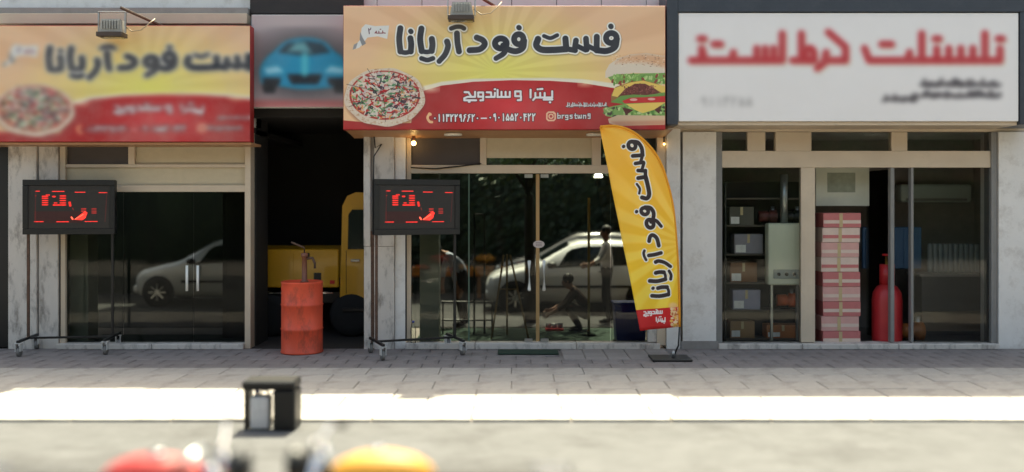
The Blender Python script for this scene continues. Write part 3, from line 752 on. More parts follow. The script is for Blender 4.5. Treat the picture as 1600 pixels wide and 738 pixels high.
cl = B()
cl.cyl((px(935, .6), .6, 3.0), (px(935, .6), .6, 2.62), .012, n=6)
cl.done('lamp_cord', black, shop)
B().lathe([(.001, 0), (.07, 0), (.06, .05), (.02, .07)], (px(935, .6), .6, 2.56)).done('interior_lamp', spotm, shop, True)

# ------------------------------------------------------------------ its sign, floodlight and loose gear
def sign_board(name, label, x0, x1, z0, z1, y, depth, m_face, m_frame, uv=None):
    t = thing(name, label, 'sign', ((x0 + x1) / 2, y + depth, z0))
    part('board', m_frame, t, (x0, x1, y + .012, y + depth, z0, z1))
    f = part('printed_face', m_face, t, (x0 + .008, x1 - .008, y, y + .0115, z0 + .008, z1 - .008), bev=0)
    u = uv or (x0, x1, z0, z1)
    face_uv(f, *u)
    return t
sx0, sx1, sz0, sz1 = px(536, SY), px(1040, SY), pz(203, SY), pz(9, SY)
sg = sign_board('shop_sign', 'orange and red vinyl fast food sign with pizza, burger and black Persian lettering', sx0, sx1, sz0, sz1, SY, .22, M_FOOD, mat('red_sign_edge', (150, 36, 34), .5, .1),
           (px(534, SY), px(1042, SY), pz(206, SY), pz(6, SY)))
part('back_frame', black, sg, (sx0 + .05, sx1 - .05, SY + .23, -.04, sz1 - .30, sz1 - .24), (sx0 + .05, sx1 - .05, SY + .23, -.04, sz0 + .2, sz0 + .26))
def floodlight(label, x, z, y, group):
    t = thing('floodlight', label, 'floodlight', (x, y, z), group)
    b = B(); b.prism([(-.16, -.02), (.16, -.02), (.13, .16), (-.13, .16)], -.10, .06); bb = b
    for v in bb.bm.verts: v.co += Vector((x, y, z))
    bb.done('housing', alu, t)
    f = B()
    for i in range(7): f.box(x - .12 + i * .038, x - .105 + i * .038, y - .125, y - .10, z + .02, z + .14, .002)
    f.done('cooling_fins', alu, t)
    part('visor', mat('visor_brown', (74, 58, 48), .5, .15), t, (x - .19, x + .17, y - .13, y + .08, z - .085, z - .022))
    part('lamp_glass', glass_clear, t, (x - .15, x + .15, y - .09, y + .05, z - .098, z - .088))
    part('bracket', steel, t, (x + .175, x + .19, y - .05, y + .0, z - .02, z + .26), (x - .20, x - .185, y - .05, y, z - .02, z + .26), (x - .20, x + .19, y - .05, y, z + .262, z + .275))
    B().tube([(x + .16, y, z + .08), (x + .27, y - .02, z + .0), (x + .40, y - .02, z + .02), (x + .50, y + .02, z + .12), (x + .55, y + .1, z + .2)], .008, 6).done('cable', mat('pale_cable', (176, 150, 118), .5, .1), t, True)
    B().cyl((x + .1, y, z + .34), (x + .62, y + .5, z + .12), .022, n=8).done('support_arm', rust, t)
    return t
floodlight('grey aluminium floodlight with brown visor above the sharp orange sign', px(722, SY - .1), pz(24, SY - .1), SY - .12, 'floodlights over the signs')
bulb = thing('light_bulb', 'small lit warm bulb hanging under the sign by the marble pier', 'light bulb', (px(648), -.15, pz(224)))
B().ball((px(648), -.15, pz(225)), .034).done('bulb_glass', bulbm, bulb, True)
B().cyl((px(648), -.15, pz(222)), (px(648), -.15, pz(214)), .02, n=10).done('socket', mat('brown_socket', (120, 70, 40), .5, .1), bulb, True)
B().tube([(px(648), -.15, pz(215)), (px(650), -.12, pz(211)), (px(653), -.1, pz(207))], .006, 6).done('wire', black, bulb)
b2 = thing('light_bulb', 'tiny lit bulb behind the top of the yellow feather flag', 'light bulb', (px(1036), -.1, pz(224)))
B().ball((px(1036), -.1, pz(226)), .013).done('bulb_glass', bulbm, b2, True)
B().cyl((px(1036), -.1, pz(224)), (px(1036), -.1, pz(208)), .012, n=8).done('socket', black, b2, True)
cb = B().tube([(px(586), -.10, pz(214)), (px(588), -.11, pz(232)), (px(598), -.11, pz(226)), (px(586), -.11, pz(245)), (px(585), -.11, pz(280)), (px(586), -.12, pz(300))], .010, 6)
one('electric_cable', cb, black, 'tangled black cable hanging down the dirty marble pier', 'cable', (px(586), -.1, pz(280)))
cb = B().tube([(px(642), -.02, pz(262)), (px(680), -.025, pz(264)), (px(720), -.025, pz(260)), (px(752), -.02, pz(256))], .010, 6)
one('electric_cable', cb, black, 'thin dark cable sagging along the beige transom bar', 'cable', (px(642), -.02, pz(262)))

# red dot-matrix display on a wheeled stand (built facing -y around its own base, then turned)
def led_stand(label, loc, rot, group):
    t = thing('led_display_stand', label, 'display stand', (0, 0, 0), group)
    W, z0, z1 = 1.26, 1.71, 2.50
    part('cabinet', black, t, (-W / 2, W / 2, -.04, .08, z0, z1), bev=.012)
    scr = part('screen', M_LED, t, (-W / 2 + .075, W / 2 - .075, -.046, -.041, z0 + .085, z1 - .085), bev=0)
    face_uv(scr, -W / 2 + .075, W / 2 - .075, z0 + .085, z1 - .085)
    for (a, b_) in ((z0 + .0, z0 + .083), (z1 - .083, z1)): part('bezel', black, t, (-W / 2, W / 2, -.062, -.0405, a, b_))
    for (a, b_) in ((-W / 2, -W / 2 + .073), (W / 2 - .073, W / 2)): part('bezel', black, t, (a, b_, -.062, -.0405, z0 + .085, z1 - .085))
    for s in (-1, 1):
        part('post', black if s > 0 else rust, t, (s * .58 - .018, s * .58 + .018, -.018 + .03, .018 + .03, .20, z0))
        part('foot_bar', black, t, (s * .58 - .02, s * .58 + .02, -.38, .40, .196, .232))
        for yy in (-.34, .36):
            c_ = B(); c_.box(s * .58 - .036, s * .58 - .026, yy - .05, yy + .055, .075, .185, .002); c_.box(s * .58 + .026, s * .58 + .036, yy - .05, yy + .055, .075, .185, .002); c_.box(s * .58 - .05, s * .58 + .05, yy - .05, yy + .055, .1855, .195, .001)
            cs = c_.done('caster', mat('zinc_caster', (196, 194, 190), .4, .08), t)
            B().cyl((s * .58 - .022, yy + .02, .074), (s * .58 + .022, yy + .02, .074), .072, n=20).done('wheel', mat('grey_wheel', (120, 118, 116), .6, .1), cs, True)
    part('cross_bar', black, t, (-.56, .56, .012, .048, .198, .228))
    B().cyl((-.15, .03, .23), (-.15, .03, z0), .012, n=8).done('brace', black, t)
    t.location = loc; t.rotation_euler = (0, 0, rot)
    return t
led_stand('black framed red dot-matrix display on casters before the sharp marble pier', (-1.36, -.56, 0), R(22), 'LED displays on wheeled stands')

# feather flag
flag = thing('feather_flag', 'yellow feather flag with black Persian lettering and red foot', 'flag', (px(1052, -1), -1.0, 0))
def flag_cloth():
    FY = -1.0
    curve = smooth_pts([(938, 198), (962, 197), (985, 204), (1008, 221), (1028, 246), (1041, 278), (1052, 325), (1058, 390), (1061, 450), (1062, 511)], 8)
    top = [(937, 199)]
    nR, nC = 60, 26
    bm = bmesh.new(); uvl = bm.loops.layers.uv.new('UVMap')
    seg = np.cumsum([0] + [np.hypot(*(curve[i + 1] - curve[i])) for i in range(len(curve) - 1)])
    def Rt(t):
        s_ = t * seg[-1]; i = min(len(seg) - 2, int(np.searchsorted(seg, s_, 'right') - 1)); f = (s_ - seg[i]) / max(1e-6, seg[i + 1] - seg[i]); return curve[i] * (1 - f) + curve[i + 1] * f
    grid, uvs = [], []
    for i in range(nR + 1):
        t = i / nR; r_ = Rt(t); tl = t ** 1.12
        l_ = np.array((937 + (1000 - 937) * tl, 199 + (517 - 199) * tl))
        row, ur = [], []
        for j in range(nC + 1):
            u = j / nC; p = l_ * (1 - u) + r_ * u
            dy = .035 * math.sin(u * 3.1 + t * 6) * (1 - u) + .012 * math.sin(t * 22 + u * 5) * (1 - u) + .010 * math.sin(u * 9 - t * 7)
            row.append(bm.verts.new((px(p[0], FY), FY + dy, pz(p[1], FY)))); ur.append(((p[0] - FL.x0) / (FL.x1 - FL.x0), 1 - (p[1] - FL.y0) / (FL.y1 - FL.y0)))
        grid.append(row); uvs.append(ur)
    for i in range(nR):
        for j in range(nC):
            f = bm.faces.new((grid[i][j], grid[i + 1][j], grid[i + 1][j + 1], grid[i][j + 1])); f.smooth = True
            for l, (a, b_) in zip(f.loops, ((i, j), (i + 1, j), (i + 1, j + 1), (i, j + 1))): l[uvl].uv = uvs[a][b_]
    bmesh.ops.translate(bm, verts=bm.verts, vec=-ORG[flag])
    me = bpy.data.meshes.new('cloth'); bm.to_mesh(me); bm.free(); me.materials.append(M_FLAG)
    o = link(bpy.data.objects.new('cloth', me)); o.parent = flag
    so_ = o.modifiers.new('thickness', 'SOLIDIFY'); so_.thickness = .003; so_.offset = 0
    hem = B().tube([(px(p[0], FY), FY, pz(p[1], FY)) for p in curve[::2]], .016, 8).done('sleeve', mat('orange_sleeve', (226, 150, 40), .8, .06), flag, True)
    pts = [(px(1062, FY), FY, pz(508, FY)), (px(1060, FY), FY, pz(540, FY)), (px(1052, FY), FY, .03)]
    B().tube(pts, .012, 8).done('pole', black, flag, True)
    part('base_plate', black, flag, (px(1016, FY), px(1078, FY), FY - .22, FY + .22, 0.003, .035), bev=.01)
    B().cyl((px(1052, FY), FY, .035), (px(1052, FY), FY, .12), .022, n=10).done('base_socket', steel, flag, True)
flag_cloth()
one('door_mat', B().box(px(778, -.4), px(872, -.4), -.62, -.22, .006, .022, .004), carpet, 'small green door mat in front of the glass doors', 'mat', (px(825, -.4), -.42, .006))
bo = thing('water_bottle', 'clear plastic bottle on the sill at the left of the glass', 'bottle', (px(646), -.03, .09))
B().lathe([(.001, 0), (.04, 0), (.042, .03), (.038, .10), (.042, .16), (.04, .22), (.015, .27), (.014, .30)], (px(646), -.03, .09), n=16).done('bottle_body', glass_clear, bo, True)
B().cyl((px(646), -.03, .39), (px(646), -.03, .415), .016, n=12).done('cap', blueplastic, bo, True)

# ------------------------------------------------------------------ made-up yard behind the glass in place of street reflections: cars, people, tree
yardm = mat('yard_asphalt', (28, 27, 27), .85, .15, 3, bump=.3)
struct(B().box(-13, 4.6, 2.5, 9.0, -.019, -.004, 0).done('yard', yardm))  # yard floor added to carry the reflected cars and people
yw = thing('added_yard_wall', 'dark overgrown wall of the added yard behind the shop glass', 'wall', (0, 8.8, 0))  # wall added as dark backdrop for the reflected street
hedge = mat('ivy_dark', (30, 40, 26), .8, .5, 9, bump=.6)
part('wall', hedge, yw, (-13, 4.6, 8.6, 8.9, 0, 4.2))
iv = B()
for i in range(5200):
    x, z = random.uniform(-6, 4.5), random.uniform(0.9, 4.3); y = 8.58 - random.random() ** 2 * .35; s_ = random.uniform(.05, .11)
    n = Vector((random.uniform(-1, 1), -1.2, random.uniform(-.4, 1))).normalized(); a = n.orthogonal().normalized(); b_ = n.cross(a); c_ = Vector((x, y, z))
    iv.quad(c_ - a * s_, c_ - b_ * s_ * .5, c_ + a * s_, c_ + b_ * s_ * .5)
o = iv.done('ivy', mat('ivy_leaf', (40, 58, 32), .6, .4, 5, objvar=.1), yw); o['kind'] = 'stuff'
part('coping', concrete, yw, (-13, 4.6, 8.56, 8.94, 4.2, 4.3))
rail = thing('guard_rail', 'low orange guard rail of the built street reflection, behind the glass', 'rail', (-1, 7.6, 0))  # stands in for an orange band mirrored from the street
om = mat('orange_rail', (188, 110, 34), .6, .15, 6, dirt=(90, 60, 40), dirt_amt=.5)
part('rail_beam', om, rail, (-4.2, .9, 7.55, 7.62, .50, .72)); 
for x in (-4.0, -2.4, -.8, .7): part('rail_post', om, rail, (x, x + .08, 7.63, 7.70, 0, .70))
part('yard_side', darkwall, yw, (4.6, 4.7, 2.6, 8.9, 0, 3.6)); part('yard_side', darkwall, yw, (-13.1, -13, 2.6, 8.9, 0, 3.6))

def hatchback(label, loc, group=None, lean=False):
    """length along x, nose towards -x, near flank at y=-.83; origin under the middle of the car"""
    t = thing('hatchback', label, 'car', (0, 0, 0), group)
    # stations: x, z_bottom, z_belt, z_top, half width at belt, half width on top
    S = [(-1.92, .34, .52, .60, .52, .45), (-1.86, .24, .60, .69, .66, .56), (-1.70, .20, .68, .78, .76, .64), (-1.30, .19, .77, .88, .81, .68), (-.98, .19, .83, .95, .825, .68),
         (-.86, .19, .86, 1.00, .83, .66), (-.25, .19, .88, 1.36, .83, .57), (-.05, .19, .89, 1.42, .83, .56), (.5, .19, .90, 1.44, .83, .57), (1.1, .19, .93, 1.41, .83, .56),
         (1.45, .20, .95, 1.34, .82, .53), (1.66, .22, .96, 1.18, .79, .52), (1.80, .28, .92, .99, .74, .56), (1.88, .40, .80, .84, .62, .5)]
    bm = bmesh.new(); rings = []
    def half(s):
        x, zb, ze, zt, w, wt = s; hz = zt - ze
        return [(0, zb), (w * .88, zb), (w * .97, zb + .06), (w, zb + .2), (w * 1.005, (zb + ze) / 2 + .1), (w * .985, ze), (w * .985 + (wt - w) * .86, ze + hz * .88), (wt * .8, zt - .012), (0, zt)]
    for s in S:
        h = half(s); pts = [(a, b_) for a, b_ in h] + [(-a, b_) for a, b_ in h[-2:0:-1]]
        rings.append([bm.verts.new((s[0], -a, b_)) for a, b_ in pts])
    n = len(rings[0])
    for i in range(len(rings) - 1):
        for k in range(n): bm.faces.new((rings[i][k], rings[i][(k + 1) % n], rings[i + 1][(k + 1) % n], rings[i + 1][k]))
    bm.faces.new(rings[0]); bm.faces.new(rings[-1][::-1])
    b = B(); b.bm.free(); b.bm = bm
    body = b.done('body', carwhite, t, True)
    def flank(x, f):
        """point on the glasshouse flank at length x; f 0 at belt, 1 at roof edge"""
        for i in range(len(S) - 1):
            if S[i][0] <= x <= S[i + 1][0]:
                u = (x - S[i][0]) / (S[i + 1][0] - S[i][0]); s = [S[i][k] * (1 - u) + S[i + 1][k] * u for k in range(6)]; break
        h = half(s); a, c_ = h[5], h[6]
        return (a[0] + (c_[0] - a[0]) * f, a[1] + (c_[1] - a[1]) * f)
    for s in (-1, 1):
        for xs, top in (((-.70, -.48, -.22, .02, .25, .46), (.05, .62, .86, .88, .88, .88)), ((.56, .75, .95, 1.12, 1.28), (.88, .88, .86, .8, .45))):
            w = B(); lo, hi = [], []
            for x, f in zip(xs, top):
                y0, z0 = flank(x, .06); y1, z1 = flank(x, max(f, .1)); lo.append(w.bm.verts.new((x, s * (y0 + .006), z0))); hi.append(w.bm.verts.new((x, s * (y1 + .006), z1)))
            for i in range(len(xs) - 1): w.bm.faces.new((lo[i], lo[i + 1], hi[i + 1], hi[i]))
            w.done('side_window', carglass, t, True)
        part('door_handle', black, t, (.30, .48, s * .838 - .012, s * .838 + .012, .80, .83)); part('rub_strip', blackg, t, (-.85, 1.05, s * .842 - .01, s * .842 + .01, .50, .55))
        B().ball((-.62, s * .92, .95), .10, .07, .065, 12, 8).done('wing_mirror', black, t, True)
        B().ball((-1.70, s * .58, .64), .17, .10, .085, 12, 8).done('headlight', glass_lamp, t, True)
        part('tail_light', redplastic, t, (1.74, 1.83, s * .70 - .05, s * .70 + .05, .72, .98), bev=.02)
        for x in (-1.34, 1.18):
            B().lathe([(.33, -.015), (.34, 0), (.33, .02), (.001, .02)][::-1] if s < 0 else [(.33, -.02), (.34, 0), (.33, .015), (.001, .015)], (x, s * .828, .31), 'Y', 24).done('wheel_arch', blackg, t, True)
            wh = B().lathe([(.18, -.09), (.27, -.09), (.295, -.06), (.30, 0), (.295, .06), (.27, .09), (.18, .09)], (x, s * .775, .30), 'Y', 28).done('wheel', tyre, t, True)
            r_ = B(); r_.lathe([(.185, -.03), (.19, 0), (.185, .03), (.05, .02)], (x, s * .82, .30), 'Y', 24)
            for k in range(8):
                a = k * math.pi / 4; r_.cyl((x + .05 * math.cos(a), s * .865, .30 + .05 * math.sin(a)), (x + .175 * math.cos(a), s * .862, .30 + .175 * math.sin(a)), .020, .028, 6)
            r_.cyl((x, s * .84, .30), (x, s * .875, .30), .055, n=12)
            r_.done('rim', chrome, wh)
    for xa, za, ya, xb, zb_, yb in ((-.80, 1.03, .60, -.24, 1.345, .50), (1.79, 1.0, .52, 1.52, 1.31, .47)):
        w = B(); d = .02 if xa < 0 else .03
        w.quad((xa - (d if xa < 0 else -d), -ya, za + .01), (xa - (d if xa < 0 else -d), ya, za + .01), (xb - (d if xa < 0 else -d), yb, zb_ + .02), (xb - (d if xa < 0 else -d), -yb, zb_ + .02)); w.done('windscreen', carglass, t)
    part('bumper', carwhite, t, (-1.96, -1.80, -.62, .62, .26, .44), bev=.05); part('bumper', carwhite, t, (1.80, 1.94, -.66, .66, .30, .52), bev=.05)
    part('number_plate', paintw, t, (1.942, 1.95, -.26, .26, .36, .47)); part('grille', black, t, (-1.945, -1.925, -.35, .35, .45, .52))
    t.location = loc
    return t
glass_lamp = mat('headlamp', (190, 196, 198), .1, .1, 8, metal=.6)
car1 = hatchback('white hatchback set behind the middle shop glass as a street reflection', (1.40, 5.35, 0), 'hatchbacks behind the shop glass')  # mirror image of a street car, built solid behind the panes
car2 = copy_tree(car1); car2['label'] = 'dark hatchback behind the white one, part of the built glass reflection'
for o in [k for k in bpy.data.objects if k.parent == car2]:
    if o.name.startswith(('body', 'bumper')): 
        o.data = o.data.copy(); o.data.materials[0] = mat('dark_car_paint', (40, 42, 46), .25, .05, 4, coat=.6)
car2.location = (1.5, 7.0, .12)
car3 = copy_tree(car1); car3['label'] = 'white hatchback set behind the leftmost shop glass as a dim reflection'; car3.location = (-6.1, 6.6, 0)  # copied again as the reflection in the left glass

# reflected people built solid behind the glass: one skinned figure each
skinm = mat('skin', (150, 104, 82), .6, .08, 8)
hairm = mat('dark_hair', (24, 20, 18), .6, .3, 40)
def person(label, loc, J, top, legs, rotz=0.0, group=None):
    """J: joint name -> (x, y, z); body grown round the skeleton, clothes coloured by limb"""
    rad = dict(pel=(.15, .12), waist=(.135, .105), chest=(.165, .115), neck=(.055, .06), chin=(.062, .075), head=(.078, .095), crown=(.06, .075), nose=(.016, .02),
               sh=(.07, .065), el=(.05, .05), wr=(.035, .032), palm=(.042, .024), hip=(.10, .10), kn=(.068, .07), an=(.048, .05), heel=(.04, .045), toe=(.038, .03))
    V, E, Rr, T = [], [], [], []
    idx = {}
    def add(k, p, r, tg): idx[k] = len(V); V.append(p); Rr.append(r); T.append(tg); return idx[k]
    for k in ('pel', 'waist', 'chest', 'neck', 'chin', 'head', 'crown', 'nose'):
        add(k, J[k], rad[k], 'legs' if k == 'pel' else 'top' if k in ('waist', 'chest') else 'skin')
    for a, b_ in (('pel', 'waist'), ('waist', 'chest'), ('chest', 'neck'), ('neck', 'chin'), ('chin', 'head'), ('head', 'crown'), ('head', 'nose')): E.append((idx[a], idx[b_]))
    for s in 'lr':
        for k in ('sh', 'el', 'wr', 'palm'): add(k + s, J[k + s], rad[k], 'top' if k in ('sh', 'el') else 'skin')
        E += [(idx['chest'], idx['sh' + s]), (idx['sh' + s], idx['el' + s]), (idx['el' + s], idx['wr' + s]), (idx['wr' + s], idx['palm' + s])]
        w, p = Vector(J['wr' + s]), Vector(J['palm' + s]); d = (p - w).normalized(); sd = d.cross(Vector((0, 1, 0)))
        if sd.length < .1: sd = Vector((1, 0, 0))
        sd.normalize(); cu = d.cross(sd)
        for q, (off, ln) in enumerate(((-.030, .07), (-.010, .085), (.011, .08), (.030, .062))):
            a = add(f'f{q}{s}', tuple(p + sd * off + d * .035), (.010, .010), 'skin'); m_ = add(f'g{q}{s}', tuple(p + sd * off * 1.1 + d * (.035 + ln * .55) + cu * .012), (.009, .009), 'skin'); e_ = add(f'h{q}{s}', tuple(p + sd * off * 1.1 + d * (.03 + ln * .9) + cu * .035), (.008, .008), 'skin')
            E += [(idx['palm' + s], a), (a, m_), (m_, e_)]
        a = add('t0' + s, tuple(p - sd * .045 + d * .0), (.012, .012), 'skin'); b2_ = add('t1' + s, tuple(p - sd * .062 + d * .045 + cu * .015), (.010, .010), 'skin'); E += [(idx['palm' + s], a), (a, b2_)]
        for k in ('hip', 'kn', 'an', 'heel', 'toe'): add(k + s, J[k + s], rad[k], 'shoe' if k in ('heel', 'toe') else 'legs')
        E += [(idx['pel'], idx['hip' + s]), (idx['hip' + s], idx['kn' + s]), (idx['kn' + s], idx['an' + s]), (idx['an' + s], idx['heel' + s]), (idx['heel' + s], idx['toe' + s])]
    me = bpy.data.meshes.new('skeleton'); me.from_pydata(V, E, [])
    o = link(bpy.data.objects.new('person', me))
    sm = o.modifiers.new('skin', 'SKIN')
    if not me.skin_vertices: me.skin_vertices  # layer is made by the modifier below if missing
    bm = bmesh.new(); bm.from_mesh(me); lay_ = bm.verts.layers.skin.verify()
    bm.verts.ensure_lookup_table()
    for i, v in enumerate(bm.verts): v[lay_].radius = Rr[i]; v[lay_].use_root = (i == 0)
    bm.to_mesh(me); bm.free()
    ss = o.modifiers.new('smooth', 'SUBSURF'); ss.levels = 2; ss.render_levels = 2
    dg = bpy.context.evaluated_depsgraph_get(); nm = bpy.data.meshes.new_from_object(o.evaluated_get(dg))
    bpy.data.objects.remove(o)
    mats = {'top': top, 'legs': legs, 'skin': skinm, 'shoe': blackg}; order = list(mats)
    nm.materials.clear()
    for k in order: nm.materials.append(mats[k])
    seg = [(np.array(V[a]), np.array(V[b_]), T[a], T[b_]) for a, b_ in E]
    for f in nm.polygons:
        c_ = np.array(f.center); best = 9
        for a, b_, ta, tb in seg:
            d = b_ - a; t_ = np.clip(((c_ - a) * d).sum() / max(1e-9, (d * d).sum()), 0, 1); ds = np.linalg.norm(c_ - a - t_ * d)
            if ds < best: best = ds; tg = ta if t_ < .55 else tb
        f.material_index = order.index(tg); f.use_smooth = True
    p = link(bpy.data.objects.new('person', nm)); p.location = loc; p.rotation_euler = (0, 0, rotz); ORG[p] = Vector(loc)
    tag(p, label, 'person', group)
    h = B(); hc = Vector(J['head']) * .45 + Vector(J['crown']) * .55; nd = (Vector(J['nose']) - Vector(J['head'])).normalized()
    h.ball(hc - nd * .022, .098, .10, .095, 14, 10)
    ho = h.done('hair', hairm, None, True); ho.parent = p
    for s in (-1, 1):
        sd = nd.cross(Vector(J['crown']) - Vector(J['head'])).normalized() * s
        e = B().ball(Vector(J['head']) + sd * .082 - nd * .005, .014, .022, .032, 8, 6).done('ear', skinm, None, True); e.parent = p
        e = B().ball(Vector(J['head']) + sd * .032 + nd * .088 + (Vector(J['crown']) - Vector(J['head'])).normalized() * .012, .012, .012, .010, 8, 6).done('eye', black, None, True); e.parent = p
    return p
def mir(d, **ov):
    J = dict(d); J.update(ov); return J
stand = dict(pel=(0, 0, .92), waist=(0, -.01, 1.10), chest=(0, 0, 1.32), neck=(0, -.01, 1.48), chin=(-.03, -.01, 1.55), head=(-.03, -.01, 1.63), crown=(-.02, 0, 1.71), nose=(-.135, -.01, 1.61),
             shl=(-.02, -.19, 1.40), ell=(-.12, -.24, 1.16), wrl=(-.32, -.22, 1.06), palml=(-.40, -.21, 1.05), shr=(.0, .19, 1.40), elr=(-.10, .25, 1.15), wrr=(-.28, .22, 1.02), palmr=(-.36, .21, 1.01),
             hipl=(0, -.10, .86), knl=(-.05, -.12, .48), anl=(.02, -.13, .10), heell=(.05, -.13, .045), toel=(-.16, -.14, .035), hipr=(0, .10, .86), knr=(.03, .12, .48), anr=(.12, .13, .10), heelr=(.15, .13, .045), toer=(-.06, .14, .035))
shirtw = mat('white_shirt', (240, 234, 232), .85, .08, 10); jeans = mat('black_jeans', (26, 27, 32), .85, .2, 12)
shirtg = mat('grey_shirt', (160, 168, 184), .85, .1, 10); brownc = mat('brown_clothes', (60, 40, 34), .9, .2, 10); darkt = mat('dark_trousers', (44, 40, 40), .9, .2, 10)
person('person in white shirt and black jeans standing beside the white hatchback in the built reflection', (px(948, 3.1), 3.1, 0.0), stand, shirtw, jeans, 0)
bend = dict(pel=(.10, 0, .90), waist=(.04, 0, 1.06), chest=(-.12, 0, 1.22), neck=(-.24, 0, 1.28), chin=(-.31, 0, 1.28), head=(-.36, 0, 1.31), crown=(-.42, 0, 1.36), nose=(-.40, 0, 1.215),
            shl=(-.16, -.19, 1.24), ell=(-.12, -.24, .96), wrl=(-.06, -.22, .72), palml=(-.05, -.21, .64), shr=(-.16, .19, 1.24), elr=(-.24, .24, .98), wrr=(-.26, .2, .74), palmr=(-.26, .2, .66),
            hipl=(.08, -.10, .84), knl=(.0, -.12, .47), anl=(.06, -.13, .10), heell=(.09, -.13, .045), toel=(-.12, -.14, .035), hipr=(.10, .10, .84), knr=(.10, .12, .47), anr=(.16, .13, .10), heelr=(.19, .13, .045), toer=(-.02, .14, .035))
person('person in grey shirt bending forward, set behind the glass as a reflection under the red display', (px(716, 2.6), 2.6, 0.0), mir(bend), shirtg, darkt, R(10))
squat = dict(pel=(.18, 0, .30), waist=(.14, 0, .46), chest=(.0, 0, .64), neck=(-.10, 0, .74), chin=(-.15, 0, .78), head=(-.17, 0, .84), crown=(-.18, 0, .92), nose=(-.26, 0, .80),
             shl=(-.04, -.18, .68), ell=(-.22, -.22, .46), wrl=(-.42, -.16, .34), palml=(-.49, -.14, .30), shr=(-.04, .18, .68), elr=(-.20, .22, .46), wrr=(-.40, .14, .36), palmr=(-.48, .13, .32),
             hipl=(.14, -.11, .30), knl=(-.20, -.16, .46), anl=(.02, -.15, .10), heell=(.06, -.15, .045), toel=(-.16, -.16, .035), hipr=(.14, .11, .30), knr=(-.20, .16, .46), anr=(.04, .15, .10), heelr=(.08, .15, .045), toer=(-.14, .16, .035))
person('person in dark brown crouching over a red tray, a reflection built behind the glass', (px(902, 1.9), 1.9, 0.0), squat, brownc, darkt, R(0))
tr_ = thing('tray', 'small red tray with white tubs in front of the crouching person', 'tray', (px(866, 1.9), 1.85, 0))
part('tray_body', redplastic, tr_, (px(852, 1.9), px(880, 1.9), 1.70, 2.0, .0, .07), bev=.01)
for i, x in enumerate((857, 866, 875)): B().lathe([(.001, 0), (.04, 0), (.05, .07), (.048, .07), (.035, .01)], (px(x, 1.9), 1.84, .07), n=12).done('tub', paintw, tr_, True)
bin_ = thing('storage_bin', 'tall blue plastic bin behind the glass beside the feather flag', 'bin', (px(985, .6), .6, 0.03))
bb = B().prism([(px(962, .6), .03), (px(1006, .6), .03), (px(1009, .6), .60), (px(959, .6), .60)], .45, .8); bb.done('bin_body', blueplastic, bin_)
part('bin_rim', blueplastic, bin_, (px(957, .6), px(1011, .6), .43, .82, .60, .635), bev=.008)
ez = thing('easel', 'pale wooden easel standing just behind the glass door', 'easel', (px(797, .8), .8, 0.03))
B().cyl((px(768, .8), .75, .03), (px(787, .8), .85, 1.35), .016, n=8).done('leg', wood, ez); B().cyl((px(826, .8), .75, .03), (px(797, .8), .85, 1.35), .016, n=8).done('leg', wood, ez)
B().cyl((px(792, .8), 1.25, .03), (px(792, .8), .88, 1.35), .016, n=8).done('leg', wood, ez)
part('cross_bar', wood, ez, (px(779, .8), px(807, .8), .79, .81, .80, .82))

rk = thing('clothes_rack', 'black metal rack standing behind the left glass door', 'rack', (px(750, 1.4), 1.4, 0))
for x in (741, 757): B().cyl((px(x, 1.4), 1.4, .03), (px(x, 1.4), 1.4, 2.0), .018, n=8).done('post', black, rk)
for z, xa, xb in ((.25, 690, 770), (.55, 690, 770), (1.98, 741, 757)): B().cyl((px(xa, 1.4), 1.4, z), (px(xb, 1.4), 1.4, z), .014, n=8).done('rail', black, rk)
for x in (692, 769): B().cyl((px(x, 1.4), 1.4, .03), (px(x, 1.4), 1.4, .55), .014, n=8).done('post', black, rk)
po = thing('yellow_pole', 'thin yellow pole standing behind the right glass door', 'pole', (px(920, 1.2), 1.2, 0.0))
B().cyl((px(920, 1.2), 1.2, .02), (px(920, 1.2), 1.2, 2.25), .022, n=10).done('shaft', mat('brass_yellow', (176, 136, 60), .4, .1), po, True); B().cyl((px(920, 1.2), 1.2, 0), (px(920, 1.2), 1.2, .03), .14, n=20).done('foot', black, po)

